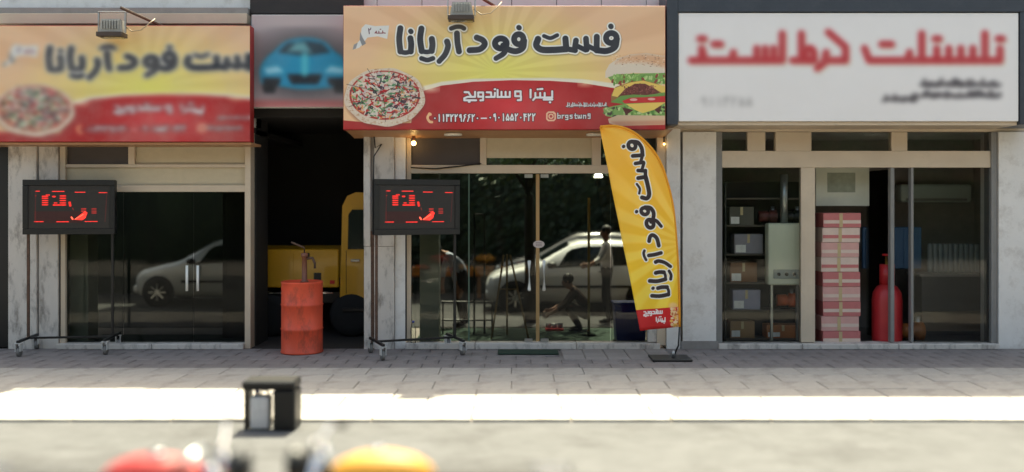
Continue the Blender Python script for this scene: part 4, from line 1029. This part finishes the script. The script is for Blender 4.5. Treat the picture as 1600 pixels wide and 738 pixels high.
leafm = mat('leaf_green', (58, 84, 40), .6, .45, 2.5, objvar=.05)
barkm = mat('bark', (52, 42, 36), .9, .35, 9, bump=.7, stretch=(1, 1, .25))
def tree(label, x, y, h0, spread, n, lean=0.0, group=None, rt=.14, zc=None, seed=1):
    q = random.Random(seed)
    t = thing('tree', label, 'tree', (x, y, 0), group)
    top = Vector((x + lean, y, h0 + .8))
    tb = B().tube([(x, y, -.05), (x + lean * .2, y, h0 * .3), (x + lean * .6, y + .03, h0 * .7), top], rt, 12, rt * .55)
    tips = []
    for i in range(9):
        a = q.uniform(0, 6.28); l = spread * q.uniform(.5, .95); s_ = Vector((x, y, 0)).lerp(top, .0); s_ = Vector((x + lean * .8, y, h0 * q.uniform(.75, 1.15)))
        e = s_ + Vector((math.cos(a) * l, math.sin(a) * l, q.uniform(.3, 1.5))); tb.tube([s_, s_.lerp(e, .5) + Vector((0, 0, .15)), e], rt * .35, 6, rt * .1); tips.append(e); tips.append(s_.lerp(e, .6) + Vector((0, 0, .3)))
    tb.done('trunk', barkm, t, True)
    cr = B(); cl_ = [(p + Vector((q.uniform(-.5, .5), q.uniform(-.5, .5), q.uniform(-.1, .7))), q.uniform(.4, .95)) for p in tips for _ in range(2)]
    for i in range(n):
        c_, r_ = q.choice(cl_); v = Vector((q.gauss(0, 1), q.gauss(0, 1), q.gauss(0, .8))); v = v.normalized() * r_ * q.random() ** .45 + c_
        s_ = q.uniform(.05, .10); nn = Vector((q.uniform(-1, 1), q.uniform(-1, 1), q.uniform(-.2, 1))).normalized(); a = nn.orthogonal().normalized(); b_ = nn.cross(a)
        cr.quad(v - a * s_, v - b_ * s_ * .55, v + a * s_, v + b_ * s_ * .55)
    cr.done('crown', leafm, t)
    return t
tree('tree with a dark trunk in front of the white hatchback, a reflection built behind the glass', px(830, 3.1), 3.2, 2.5, .8, 2600, -.05, rt=.13, seed=4)  # mirrored street tree, built solid behind the panes

# ------------------------------------------------------------------ leftmost fast food shop
OX = -545
def q(x): return px(x + OX)
shop2 = thing('fast_food_shop', 'leftmost fast food shop with pale pier and wide orange sign at the picture edge', 'shop', (px(190), .3, 0))
part('pier', marble, shop2, (px(16), px(60), -.06, .5, 0, FZ + .1)); part('pier', marble, shop2, (px(62), px(92), -.03, .5, 0, FZ + .1)); 
part('pier_core', concrete, shop2, (px(30), px(80), .0, .45, .01, FZ)); part('jamb', beige, shop2, (px(93), px(102), .0, .12, .05, FZ))
part('side_post', black, shop2, (px(-30), px(15), .1, .4, 0, FZ)); part('jamb', beige, shop2, (px(383), px(392), -.02, .2, 0, FZ))
part('threshold_stone', marble, shop2, (px(93), px(240), -.1, .22, 0, .08), bev=.008); part('threshold_stone', marble, shop2, (px(241), px(383), -.1, .22, 0, .083), bev=.008)
Z2a, Z2b = pz(300), pz(262)
part('transom_bar', beige, shop2, (px(102), px(383), 0, .13, Z2a, Z2a + .10)); part('transom_bar', beige, shop2, (px(102), px(383), 0.01, .12, Z2b, Z2b + .05)); part('mullion', beige, shop2, (px(200), px(210), .004, .12, Z2b + .05, FZ))
part('transom_panel', darkpanel, shop2, (px(102), px(200), .06, .08, Z2b + .05, FZ)); part('transom_panel', blind, shop2, (px(210), px(383), .06, .08, Z2b + .05, FZ)); part('transom_panel', blind, shop2, (px(102), px(383), .05, .07, Z2a + .10, Z2b))
for a, b_ in ((102, 190), (191, 300), (301, 383)): part('glass_pane', glass_shop, shop2, (px(a), px(b_), .055, .065, .09, Z2a), bev=0)
for a in (292, 309):
    B().cyl((px(a), .0, pz(415)), (px(a), .0, pz(455)), .02, n=8).done('handle', mat('white_handle', (214, 214, 212)), shop2, True)
part('pale_column', mat('pale_green_panel', (150, 156, 138)), shop2, (px(112, .4), px(140, .4), .35, .7, .01, 3.0))
part('upper_wall', paintw, shop2, (px(-60), px(394), -.02, .5, 3.3, 5.50)); part('cornice', beige, shop2, (px(-60), px(393), -.25, -.025, pz(38, -.2), pz(22, -.2))); part('cornice', concrete, shop2, (px(-60), px(393), -.20, -.025, pz(21.5, -.2), pz(12, -.2)))
part('bounce_panel', paintw, shop2, (px(-58), px(390), .51, .55, 3.32, 5.44)); part('roof', concrete, shop2, (px(-60), px(394), -.02, .7, 5.51, 5.60)); part('ceiling', darkwall, shop2, (px(-60), px(394), .2, 7.6, 3.2, 3.28)); part('floor_mat', carpet, shop2, (px(102), px(383), .24, 1.3, .0, .03))  # back panel added to bounce light; ceiling stretched over the yard for shade
part('soffit', soffitm, shop2, (px(-55, -.5), px(392, -.5), -.5, .05, pz(222, -.5) - .04, pz(222, -.5) - .005))
S2 = -.55
sign_board('shop_sign', 'faded orange and red pizza sign on the leftmost shop, cut off at its right', px(-10, S2), px(391, S2), pz(222, S2), pz(40, S2), S2, .2, M_SIDE, mat('red_sign_edge', (150, 36, 34)))
floodlight('grey floodlight hanging before the leftmost faded orange sign', px(178, -.7), pz(50, -.7), -.72, 'floodlights over the signs')
led_stand('black framed red display on casters in front of the leftmost shop', (px(112, -.3), -.35, 0), R(8), 'LED displays on wheeled stands')

# ------------------------------------------------------------------ dark car-repair bay
bay = thing('repair_bay', 'dark open car repair bay between the two orange signs', 'garage', (px(480), .5, 0))
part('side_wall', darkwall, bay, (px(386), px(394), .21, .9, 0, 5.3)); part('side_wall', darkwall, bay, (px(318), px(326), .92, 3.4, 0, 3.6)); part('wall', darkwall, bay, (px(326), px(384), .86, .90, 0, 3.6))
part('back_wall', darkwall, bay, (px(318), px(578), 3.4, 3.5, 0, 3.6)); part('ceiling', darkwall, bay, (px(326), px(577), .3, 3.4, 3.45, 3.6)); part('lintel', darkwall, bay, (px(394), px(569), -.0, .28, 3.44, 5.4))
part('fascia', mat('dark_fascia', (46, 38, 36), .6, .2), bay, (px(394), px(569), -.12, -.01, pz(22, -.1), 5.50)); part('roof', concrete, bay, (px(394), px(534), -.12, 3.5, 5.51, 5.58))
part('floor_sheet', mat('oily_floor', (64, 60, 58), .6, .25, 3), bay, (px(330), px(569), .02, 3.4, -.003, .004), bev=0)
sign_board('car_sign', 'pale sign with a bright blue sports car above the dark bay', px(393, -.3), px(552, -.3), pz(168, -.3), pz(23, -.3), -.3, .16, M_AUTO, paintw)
def truck():
    t = thing('pickup_truck', 'yellow pickup truck parked inside the dark bay', 'truck', (px(470, 1.6), 1.6, 0))
    x0, xm, x1 = px(352, 1.2), px(531, 1.2), px(578, 1.2) + .12
    part('bed_side', caryellow, t, (x0, xm - .02, 1.2, 1.26, .80, 1.42), bev=.015); part('bed_side', caryellow, t, (x0, xm - .02, 2.6, 2.66, .80, 1.42), bev=.015); part('tailgate', caryellow, t, (x0, x0 + .05, 1.262, 2.598, .82, 1.40))
    for x in (x0 + .5, x0 + 1.05): part('bed_rib', caryellow, t, (x, x + .06, 1.185, 1.198, .82, 1.40))
    part('bed_floor', black, t, (x0 + .06, xm - .03, 1.262, 2.598, .80, .86)); part('chassis', black, t, (x0 + .05, x1 - .05, 1.5, 2.4, .52, .70))
    cx = [(xm, .62), (xm + .02, 1.35), (xm + .04, 2.12), (xm + .12, 2.28), (xm + .26, 2.34), (x1 - .10, 2.33), (x1, 1.35), (x1, .62)]
    B().prism(cx, 1.2, 2.66).done('cab', caryellow, t)
    dz = [(xm + .13, 1.42), (xm + .14, 1.98), (xm + .2, 2.06), (x1 - .17, 2.06), (x1 - .08, 1.42)]
    B().prism(dz, 1.188, 1.199).done('door_window', carglass, t)
    part('door_handle', steel, t, (xm + .18, xm + .32, 1.17, 1.198, 1.22, 1.26)); part('side_step', black, t, (xm + .05, x1 - .05, 1.15, 1.25, .42, .47)); part('bumper_trim', chrome, t, (x0 + .2, xm - .1, 1.17, 1.198, .70, .73))
    part('door_seam', black, t, (xm + .10, xm + .108, 1.192, 1.1995, .70, 1.40)); part('fuel_cap', black, t, (xm - .42, xm - .30, 1.19, 1.199, .92, 1.04), bev=.03); part('bed_hook', black, t, (x0 + 1.3, x0 + 1.36, 1.17, 1.199, 1.30, 1.36))
    part('reflector', redplastic, t, (xm - .16, xm - .08, 1.188, 1.199, .86, .92))
    for x in (x0 + .7, x1 - .42):
        for y in (1.28, 2.56):
            w = B().lathe([(.2, -.1), (.32, -.1), (.36, -.05), (.36, .05), (.32, .1), (.2, .1)], (x, y, .36), 'Y', 24).done('wheel', tyre, t, True)
            B().lathe([(.001, -.05), (.08, -.06), (.2, -.03), (.21, .03), (.001, .04)], (x, y, .36), 'Y', 18).done('rim', steel, w, True)
    return t
truck()
dr = thing('oil_drum', 'red oil drum with a hand pump standing before the dark bay', 'drum', (px(472, -.35), -.35, 0))
dx = px(472, -.35)
B().lathe([(.001, 0), (.30, 0), (.305, .015), (.295, .03), (.295, .33), (.307, .345), (.295, .36), (.295, .68), (.307, .695), (.295, .71), (.295, 1.0), (.305, 1.015), (.29, 1.03), (.285, 1.015), (.001, 1.01)], (dx, -.35, 0.003), n=32).done('barrel', redmetal, dr, True)
B().lathe([(.001, 0), (.06, 0), (.06, .02), (.04, .03), (.035, .36), (.05, .37), (.05, .42), (.001, .43)], (dx + .04, -.37, 1.015), n=16).done('pump_body', mat('pump_brown', (120, 74, 56), .5, .15), dr, True)
B().tube([(dx + .08, -.37, 1.36), (dx + .16, -.40, 1.37), (dx + .20, -.42, 1.30), (dx + .20, -.42, 1.22)], .02, 8).done('spout', rust, dr, True)
B().tube([(dx + .04, -.37, 1.44), (dx + .04, -.40, 1.52), (dx - .14, -.43, 1.60)], .014, 8).done('crank_handle', rust, dr, True)

# ------------------------------------------------------------------ heating shop on the right
hs = thing('heating_shop', 'white heating appliance shop in a dark slate frame at the right', 'shop', (px(1330), .3, 0))
HY = -.75
part('frame_post', slate, hs, (px(1041.5, HY), px(1059, HY), HY - .02, -.07, pz(195, HY), pz(-20, HY))); part('frame_head', slate, hs, (px(1059.2, HY), px(1606, HY), HY - .02, .0, pz(19, HY), pz(-20, HY)))
part('frame_post', slate, hs, (px(1593, HY), px(1640, HY), HY - .02, -.07, pz(195, HY), pz(19.5, HY)))
part('upper_wall', paintw, hs, (px(1056.5), px(1660), .0, .5, 3.25, 5.48)); part('roof', concrete, hs, (px(1056.5), px(1660), -.02, 2.5, 5.50, 5.58))
hsg = sign_board('heating_sign', 'wide white sign with red Persian lettering in a slate frame', px(1060, HY), px(1592, HY), pz(190, HY), pz(20, HY), HY, .2, M_HEAT, paintw)
part('soffit', beige, hs, (px(1060, HY), px(1592, HY), HY + .05, .0, pz(190, HY) - .05, pz(190, HY) - .004))
part('lintel', beige, hs, (px(1062), px(1600), -.01, .2, pz(206), pz(190)))
part('pier', paintw, hs, (px(1066), px(1118), -.05, .5, 0, pz(206.5))); part('pier_base', concrete, hs, (px(1063), px(1121), -.07, -.052, 0, .12)); part('pier', paintw, hs, (px(1558), px(1660), -.05, .5, 0, pz(206.5)))
part('pier_trim', mat('grey_trim', (130, 128, 126), .5, .1), hs, (px(1118.5), px(1128), -.02, .2, 0, pz(206.5))); part('pier_trim', mat('grey_trim', (130, 128, 126)), hs, (px(1548), px(1557.5), -.02, .2, 0, pz(206.5)))
HB0, HB1 = pz(262), pz(236)
part('transom_bar', beige, hs, (px(1128), px(1548), .0, .12, HB0, HB1))
for a, b_ in ((1168, 1196), (1212, 1268), (1393, 1418)): part('transom_mullion', beige, hs, (px(a), px(b_), .004, .116, HB1, pz(206.5)))
for a, b_ in ((1128, 1168), (1268, 1393), (1418, 1548)): part('transom_pane', glass_clear, hs, (px(a), px(b_), .05, .058, HB1, pz(206.5)), bev=0)
for a, b_ in ((1252, 1274), (1392, 1398), (1424, 1428)): part('mullion', beige if a < 1300 else mat('grey_trim', (130, 128, 126)), hs, (px(a), px(b_), .01, .11, .09, HB0))
for a, b_ in ((1128, 1252), (1428, 1548)): part('glass_pane', glass_clear, hs, (px(a), px(b_), .05, .060, .09, HB0), bev=0)
dl = part('open_door', glass_clear, hs, (px(1398.5), px(1398.5) + .01, .12, 1.15, .06, HB0 - .02), bev=0)
for a, b_ in ((1121, 1250), (1251, 1400), (1401, 1557)): part('threshold_stone', marble, hs, (px(a), px(b_), -.10, .22, 0, .08), bev=.008)
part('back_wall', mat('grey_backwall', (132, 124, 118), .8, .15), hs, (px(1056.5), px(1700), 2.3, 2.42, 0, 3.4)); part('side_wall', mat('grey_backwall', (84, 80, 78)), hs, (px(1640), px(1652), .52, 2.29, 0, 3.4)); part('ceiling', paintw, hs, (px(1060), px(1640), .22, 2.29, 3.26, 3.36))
part('floor_sheet', mat('shop_floor', (96, 90, 86), .5, .15, 4), hs, (px(1060), px(1640), .24, 2.29, 0.0, .02))
# a wall of shelves in the left window and goods on it
shf = thing('display_shelf', 'dark shelf unit of heating goods in the left window', 'shelf', (px(1190, .7), .7, .02))
SX0, SX1 = px(1132, .6), px(1258, .6); levels = [.06, .50, .92, 1.36, 1.80, 2.22]
for i, z in enumerate(levels): part('shelf_board', mat('shelf_brown', (92, 80, 70), .6, .15), shf, (SX0, SX1, .45, .85, z, z + .025))
for x in (SX0 - .03, SX1 + .002): part('upright', black, shf, (x, x + .028, .45, .85, .02, 2.5))
part('back_panel', darkwall, shf, (SX0, SX1, .852, .87, .02, 2.5))
def pump(label, x, y, z, m, s=1.0, group='pumps on the shelf'):
    t = thing('water_pump', label, 'pump', (x, y, z), group)
    part('pump_foot', black, t, (x - .09 * s, x + .09 * s, y - .05, y + .05, z, z + .02))
    B().lathe([(.001, -.13 * s), (.07 * s, -.13 * s), (.075 * s, -.02 * s), (.05 * s, 0), (.09 * s, .02 * s), (.09 * s, .09 * s), (.03 * s, .11 * s)], (x, y, z + .02 + .09 * s), 'X', 16).done('motor', m, t, True)
    B().cyl((x + .05 * s, y, z + .10 * s), (x + .05 * s, y, z + .24 * s), .022 * s, n=10).done('outlet', steel, t, True)
def carton(label, x0, x1, z, h, y0, y1, m, group='cartons on the shelf'):
    t = thing('carton', label, 'carton', ((x0 + x1) / 2, (y0 + y1) / 2, z), group)
    part('box', m, t, (x0, x1, y0, y1, z, z + h)); part('tape', mat('packing_tape', (190, 168, 128), .3, .05), t, ((x0 + x1) / 2 - .02, (x0 + x1) / 2 + .02, y0 - .002, y0 - .0005, z + h * .55, z + h - .004)); part('label_sheet', paintw, t, (x0 + .02, x0 + (x1 - x0) * .4, y0 - .002, y0 - .0005, z + .02, z + h * .45), bev=0)
cardb = mat('cardboard', (150, 116, 82), .85, .1, 6); whitebox = mat('white_card', (196, 192, 190), .7, .06, 6); lilac = mat('lilac_card', (150, 146, 160), .7, .08, 6); orangem = mat('orange_enamel', (196, 84, 34), .4, .1, 5)
W_ = SX1 - SX0; sxa = lambda f: SX0 + W_ * f
pump('orange water pump on the second shelf of the left window', sxa(.78), .6, levels[1] + .026 - .0, orangem, 1.25)
carton('brown carton on the lowest shelf of the left window', sxa(.05), sxa(.35), levels[0] + .026, .26, .48, .75, cardb); carton('orange-brown carton at the right of the lowest shelf', sxa(.5), sxa(.9), levels[0] + .026, .2, .48, .75, mat('orange_card', (170, 104, 60), .8, .1))
carton('pale lilac carton at the left of the second shelf', sxa(.08), sxa(.42), levels[1] + .026, .3, .48, .75, lilac)
carton('brown carton below the lilac goods on the third shelf', sxa(.05), sxa(.38), levels[2] + .026, .3, .48, .75, mat('brown_card', (128, 88, 58), .8, .12))
carton('lilac carton at the left of the fourth shelf', sxa(.1), sxa(.45), levels[3] + .026, .3, .48, .75, mat('grey_lilac_card', (140, 134, 142), .7, .1))
pump('dark red water pump on the top shelf', sxa(.55), .6, levels[4] + .026, mat('dark_red_enamel', (96, 44, 40), .5, .1), 1.2); pump('black water pump at the right of the top shelf', sxa(.85), .6, levels[4] + .026, black, 1.2)
carton('dark carton at the left of the top shelf', sxa(.04), sxa(.34), levels[4] + .026, .28, .48, .75, mat('olive_card', (92, 88, 78), .8, .1))
bl = thing('wall_boiler', 'cream gas boiler with rounded edges in the left window', 'boiler', (px(1226, .3), .3, 0.9))
B().rbox(px(1198, .3), px(1254, .3), .22, .43, .92, 1.86, .035).done('casing', mat('cream_enamel', (222, 222, 200), .35, .04), bl, True); part('control_panel', mat('panel_grey', (150, 156, 150), .5, .05), bl, (px(1206, .3), px(1246, .3), .206, .219, 1.02, 1.16))
for i in range(3): B().cyl((px(1214 + i * 12, .3), .190, 1.09), (px(1214 + i * 12, .3), .2055, 1.09), .025, n=14).done('dial', black, bl, True)
B().cyl((px(1226, .3), .33, 1.86), (px(1226, .3), .33, 2.6), .055, n=14).done('flue', steel, bl, True); part('stand_leg', steel, bl, (px(1204, .3), px(1208, .3), .30, .34, .02, .92), (px(1244, .3), px(1248, .3), .30, .34, .02, .92))
# stack of red and white cartons beside the doorway
ords = ['lowest', 'second', 'third', 'fourth', 'fifth', 'sixth', 'seventh', 'eighth', 'topmost']
redc = mat('red_card', (192, 112, 110), .7, .08, 5); pinkc = mat('pink_card', (208, 158, 150), .7, .08, 5); creamc = mat('cream_card', (214, 190, 176), .7, .08, 5); zz = .02
for i in range(9):
    h = .222; sh_ = random.uniform(-.03, .03); m_ = [redc, pinkc, redc, pinkc, redc, creamc, pinkc, creamc, redc][i]
    t = thing('carton', f'{ords[i]} carton' + (' from the floor' if 0 < i < 8 else '') + ' of the tall red and pink stack by the doorway', 'carton', (px(1308, .3), .3, zz), 'stack of cartons by the doorway')
    x0, x1 = px(1280, .3) + sh_, px(1338, .3) + sh_
    part('box', m_, t, (x0, x1, .14, .56, zz, zz + h - .004)); part('stripe', creamc if m_ is not creamc else redc, t, (x0 + .004, x1 - .004, .137, .1395, zz + .06, zz + .11), bev=0); part('tape', mat('packing_tape', (190, 168, 128)), t, (x0 + .24, x0 + .29, .136, .1365, zz + .005, zz + h - .01), bev=0)
    zz += h
pst = thing('poster', 'pale poster hanging above the stack of red cartons', 'poster', (px(1320, .5), .5, pz(330)))
part('sheet', mat('pale_poster', (206, 208, 190), .6, .05), pst, (px(1278, .5), px(1362, .5), .60, .605, pz(322), pz(252)), bev=0); part('picture', mat('poster_green', (146, 152, 134), .6, .2, 9), pst, (px(1296, .5), px(1340, .5), .596, .599, pz(300), pz(268)), bev=0); part('hanging_bar', black, pst, (px(1276, .5), px(1364, .5), .594, .612, pz(252), pz(249)))
gc = thing('gas_cylinder', 'red gas cylinder with valve standing in the shop doorway', 'gas cylinder', (px(1386, .35), .35, .02)); gx = px(1386, .35)
B().lathe([(.001, 0), (.20, 0), (.215, .03), (.22, .08), (.22, .66), (.205, .78), (.15, .87), (.07, .92), (.06, .96)], (gx, .35, .02), n=28).done('tank', mat('red_tank', (188, 44, 50), .4, .08, 5), gc, True)
B().lathe([(.10, 0), (.11, .0), (.11, .30), (.10, .30)], (gx, .35, .93), n=20).done('valve_guard', mat('red_tank', (188, 44, 50)), gc, True); B().cyl((gx, .35, .96), (gx, .35, 1.36), .03, n=10).done('valve', mat('brass', (176, 140, 70), .35, .1, 9, metal=.9), gc, True); B().cyl((gx, .35, 1.36), (gx, .35, 1.39), .07, n=14).done('hand_wheel', redplastic, gc, True)
bp = thing('blue_panel', 'blue panel heater leaning behind the red gas cylinder', 'panel heater', (px(1390, 1.3), 1.3, 0)); 
part('panel', mat('blue_enamel', (44, 84, 120), .5, .1), bp, (px(1348, 1.3), px(1440, 1.3), 1.3, 1.36, pz(420, 1.3), pz(355, 1.3)), bev=.01); part('support_leg', black, bp, (px(1356, 1.3), px(1360, 1.3), 1.31, 1.35, .02, pz(420, 1.3)), (px(1426, 1.3), px(1430, 1.3), 1.31, 1.35, .02, pz(420, 1.3)))
for i in range(6): part('fin', mat('blue_enamel', (44, 84, 120)), bp, (px(1352 + i * 15, 1.3), px(1358 + i * 15, 1.3), 1.285, 1.299, pz(416, 1.3), pz(359, 1.3)))
pump('orange-brown floor pump beside the red gas cylinder', px(1426, .6), .6, .02, mat('orange_brown', (160, 96, 48), .5, .12), 1.6)
ct = thing('shop_counter', 'dark counter deep in the right window of the heating shop', 'counter', (px(1480, 1.4), 1.4, .02)); part('front', mat('counter_dark', (58, 54, 54), .5, .15), ct, (px(1440, 1.2), px(1546, 1.2), 1.2, 1.7, .02, .98)); part('top', mat('counter_top', (104, 100, 98), .3, .1), ct, (px(1436, 1.2), px(1550, 1.2), 1.16, 1.74, .98, 1.02)); part('plinth', mat('counter_wood', (100, 82, 66), .6, .1), ct, (px(1440, 1.2), px(1546, 1.2), 1.18, 1.199, .10, .42))
rd = thing('radiator', 'white panel radiator lying on the dark counter', 'radiator', (px(1490, 1.4), 1.4, 1.02)); 
for i in range(10): B().rbox(px(1450, 1.4) + i * .085, px(1450, 1.4) + i * .085 + .075, 1.38, 1.46, 1.022, 1.50, .02, 2).done('column', mat('grey_enamel', (120, 124, 124), .4, .05), rd, True)
part('header_pipe', mat('grey_enamel', (120, 124, 124)), rd, (px(1450, 1.4), px(1450, 1.4) + .84, 1.40, 1.44, 1.44, 1.47))
ac = thing('air_conditioner', 'pale split air conditioner on the back wall of the heating shop', 'air conditioner', (px(1470, 1.9), 2.2, pz(312, 1.9))); B().rbox(px(1412, 1.9), px(1524, 1.9), 2.02, 2.29, pz(316, 1.9), pz(288, 1.9), .04).done('casing', mat('pale_plastic', (176, 186, 180), .4, .04), ac, True); part('louvre', mat('grey_trim', (130, 128, 126)), ac, (px(1420, 1.9), px(1516, 1.9), 2.005, 2.018, pz(314, 1.9), pz(310, 1.9)))

# ------------------------------------------------------------------ closed shops on either side, beyond the frame
shutm = mat('grey_shutter', (136, 138, 138), .5, .08, 6, dirt=(100, 92, 84), dirt_amt=.4)
for lab, x0, sgn in (('closed shop with a grey roller shutter right of the heating shop', px(1661), 1), ('closed shop with a grey roller shutter left of the fast food shops', px(-62), -1)):
    xa, xb = (x0, x0 + 7) if sgn > 0 else (x0 - 7, x0)
    cs_ = thing('closed_shop', lab, 'shop', ((xa + xb) / 2, .3, 0), 'closed shops beside the row')
    part('wall', concrete, cs_, (xa, xa + .8, -.04, 2.5, 0, 3.0)); part('wall', concrete, cs_, (xb - .8, xb, -.04, 2.5, 0, 3.0)); part('upper_wall', concrete, cs_, (xa, xb, -.05, 2.5, 3.002, 5.6)); part('shop_band', slate, cs_, (xa + .3, xb - .3, -.35, -.052, 3.3, 4.5))
    for i in range(24): part('shutter_slat', shutm, cs_, (xa + .8, xb - .8, .10, .14, .01 + i * .124, .01 + i * .124 + .119), bev=.02)

# ------------------------------------------------------------------ kerbside things near the camera
stl = thing('kerb_stand', 'black low stand with one thick leg at the sunny kerb', 'stand', (px(430, -4.85), -4.85, -.03)); KY = -4.85
part('top_slab', black, stl, (px(384, KY), px(466, KY), KY - .15, KY + .15, .36, .45), bev=.02); part('thick_leg', black, stl, (px(432, KY), px(466, KY), KY - .14, KY + .14, -.029, .358), bev=.015); part('thin_leg', black, stl, (px(386, KY), px(391, KY), KY - .1, KY + .1, -.029, .358))
jc = thing('jerrycan', 'white plastic jerrycan beside the black kerb stand', 'jerrycan', (px(395, KY), KY - .1, -.029)); B().rbox(px(394, KY), px(424, KY), KY - .1, KY + .06, -.029, .29, .03).done('can_body', paintw, jc, True); B().cyl((px(402, KY), KY, .30), (px(402, KY), KY, .345), .022, n=12).done('cap', blueplastic, jc, True); B().tube([(px(407, KY), KY, .29), (px(409, KY), KY, .335), (px(418, KY), KY, .335), (px(420, KY), KY, .29)], .010, 6).done('handle', paintw, jc, True)

def motorbike(label, x, y, m_tank, flip, group):
    """side-on motorcycle, front wheel towards +x, built round its own base"""
    t = thing('motorcycle', label, 'motorcycle', (0, 0, 0), group)
    for wx in (-.62, .64):
        w = B().lathe([(.24, -.04), (.275, -.045), (.30, 0), (.275, .045), (.24, .04)], (wx, 0, .30), 'Y', 28).done('wheel', tyre, t, True)
        r_ = B().lathe([(.225, -.025), (.245, -.03), (.245, .03), (.225, .025)], (wx, 0, .30), 'Y', 28); r_.cyl((wx, -.06, .30), (wx, .06, .30), .045, n=12)
        for k in range(12): a = k * math.pi / 6; r_.cyl((wx, 0, .30), (wx + .23 * math.cos(a), 0, .30 + .23 * math.sin(a)), .006, n=5)
        r_.done('rim', chrome, w)
        B().tube([(wx + .33 * math.cos(a), 0, .30 + .33 * math.sin(a)) for a in [R(d_) for d_ in (range(20, 161, 20) if wx > 0 else range(10, 151, 20))]], .05, 8).done('mudguard', m_tank, t, True)
    B().tube([(.46, 0, .90), (.30, 0, .74), (-.1, 0, .70), (-.62, 0, .68)], .025, 8).done('frame', black, t, True); B().tube([(.44, 0, .84), (.34, 0, .42), (.0, 0, .30), (-.3, 0, .34), (-.35, 0, .70)], .022, 8).done('frame', black, t, True)
    for s in (-1, 1): B().cyl((.64, s * .09, .30), (.44, s * .09, .92), .024, n=10).done('fork', chrome, t, True); B().cyl((-.62, s * .12, .30), (-.50, s * .12, .66), .028, n=10).done('shock', chrome, t, True)
    part('engine', alu, t, (-.15, .22, -.13, .13, .30, .52), bev=.04)
    for i in range(5): part('cylinder_fin', alu, t, (.04, .22, -.10, .10, .535 + i * .025, .548 + i * .025))
    B().ball((.14, 0, .80), .27, .135, .125, 20, 14).done('tank', m_tank, t, True); B().cyl((.16, 0, .915), (.16, 0, .94), .035, n=14).done('filler_cap', chrome, t, True)
    B().rbox(-.66, -.10, -.13, .13, .70, .82, .045, 3).done('seat', blackg, t, True); B().ball((-.30, 0, .60), .2, .15, .10, 14, 10).done('side_cover', m_tank, t, True)
    B().tube([(.40, -.36, 1.0), (.44, -.2, 1.02), (.47, -.06, .96), (.47, .06, .96), (.44, .2, 1.02), (.40, .36, 1.0)], .013, 8).done('handlebar', chrome, t, True)
    for s in (-1, 1):
        B().cyl((.405, s * .30, 1.003), (.395, s * .40, .998), .019, n=10).done('grip', blackg, t, True)
        B().ball((-.68, s * .14, .72), .035, .03, .03, 10, 8).done('indicator', mat('amber_lens', (220, 130, 40), .3, .05), t, True)
    B().lathe([(.001, 0), (.07, .02), (.09, .10), (.085, .12), (.001, .13)], (.49, 0, .86), 'X', 18).done('headlight', black, t, True); part('tail_light', redplastic, t, (-.76, -.68, -.06, .06, .66, .74), bev=.015); part('rear_rack', chrome, t, (-.82, -.62, -.10, -.085, .82, .835), (-.82, -.62, .085, .10, .82, .835), (-.82, -.80, -.10, .10, .82, .835))
    B().tube([(.16, .12, .40), (.10, .16, .28), (-.2, .18, .26), (-.72, .2, .32)], .034, 10).done('exhaust', chrome, t, True); B().cyl((-.08, -.1, .28), (-.16, -.28, .0), .012, n=6).done('side_stand', black, t)
    t.location = (x, y, -.028); t.rotation_euler = (R(4), 0, R(180) if flip else 0)
    return t
MY = -9.25
motorbike('red motorcycle at the bottom left edge, parked by the road', px(205, MY) , MY, mat('red_bike_paint', (160, 30, 30), .55, .15, 6, dirt=(120, 90, 80), dirt_amt=.5), False, 'motorcycles parked in the road')
motorbike('yellow motorcycle at the bottom edge, parked by the road', px(640, MY), MY - .05, mat('yellow_bike_paint', (200, 140, 40), .55, .15, 6, dirt=(130, 110, 80), dirt_amt=.5), True, 'motorcycles parked in the road')

# ------------------------------------------------------------------ across the street, behind the camera: what the glass reflects
for i in range(7):
    tree(f'broad street tree across the road, {["first", "second", "third", "fourth", "fifth", "sixth", "seventh"][i]} from the left', -13 + i * 4.3 + random.uniform(-.6, .6), -19.5 + random.uniform(-.8, .8), 2.6, 3.0, 5200, random.uniform(-.3, .3), 'street trees across the road', .17, seed=20 + i)
hg_ = thing('hedge', 'tall dark hedge added across the road to darken the glass reflections', 'hedge', (0, -22.5, 0))  # unseen hedge added so the sunlit brick stays out of the glass
part('hedge_core', mat('hedge_dark', (30, 40, 24), .9, .4, 6), hg_, (-26, 26, -22.9, -22.3, -.02, 3.1))
hl = B()
for i in range(9000):
    x, z = random.uniform(-16, 16), random.uniform(0, 3.4); y = -22.28 + random.random() * .25; s_ = random.uniform(.06, .13)
    n = Vector((random.uniform(-1, 1), 1.2, random.uniform(-.4, 1))).normalized(); a = n.orthogonal().normalized(); b_ = n.cross(a); c_ = Vector((x, y, z))
    hl.quad(c_ - a * s_, c_ - b_ * s_ * .5, c_ + a * s_, c_ + b_ * s_ * .5)
o = hl.done('hedge_leaves', mat('hedge_leaf', (44, 62, 32), .7, .4, 3), hg_); o['kind'] = 'stuff'
ob = thing('brick_building', 'brown brick building across the road', 'building', (0, -27, 0)); br = mat('brown_brick', (78, 56, 46), .85, .2, 4)
part('wall', br, ob, (-30, 30, -27, -24, -.19, 9)); part('parapet', concrete, ob, (-30.2, 30.2, -27.1, -23.85, 9.01, 9.4))
for r_ in range(2):
    for i in range(11): w = part('window', paintw, ob, (-27 + i * 5, -25 + i * 5, -23.99, -23.9, 1 + r_ * 4, 3 + r_ * 4)); part('pane', carglass, w, (-26.9 + i * 5, -25.1 + i * 5, -23.895, -23.88, 1.1 + r_ * 4, 2.9 + r_ * 4))
struct(B().box(-60, 60, -24, -14.62, -.19, -.02, 0).done('far_pavement', concrete))
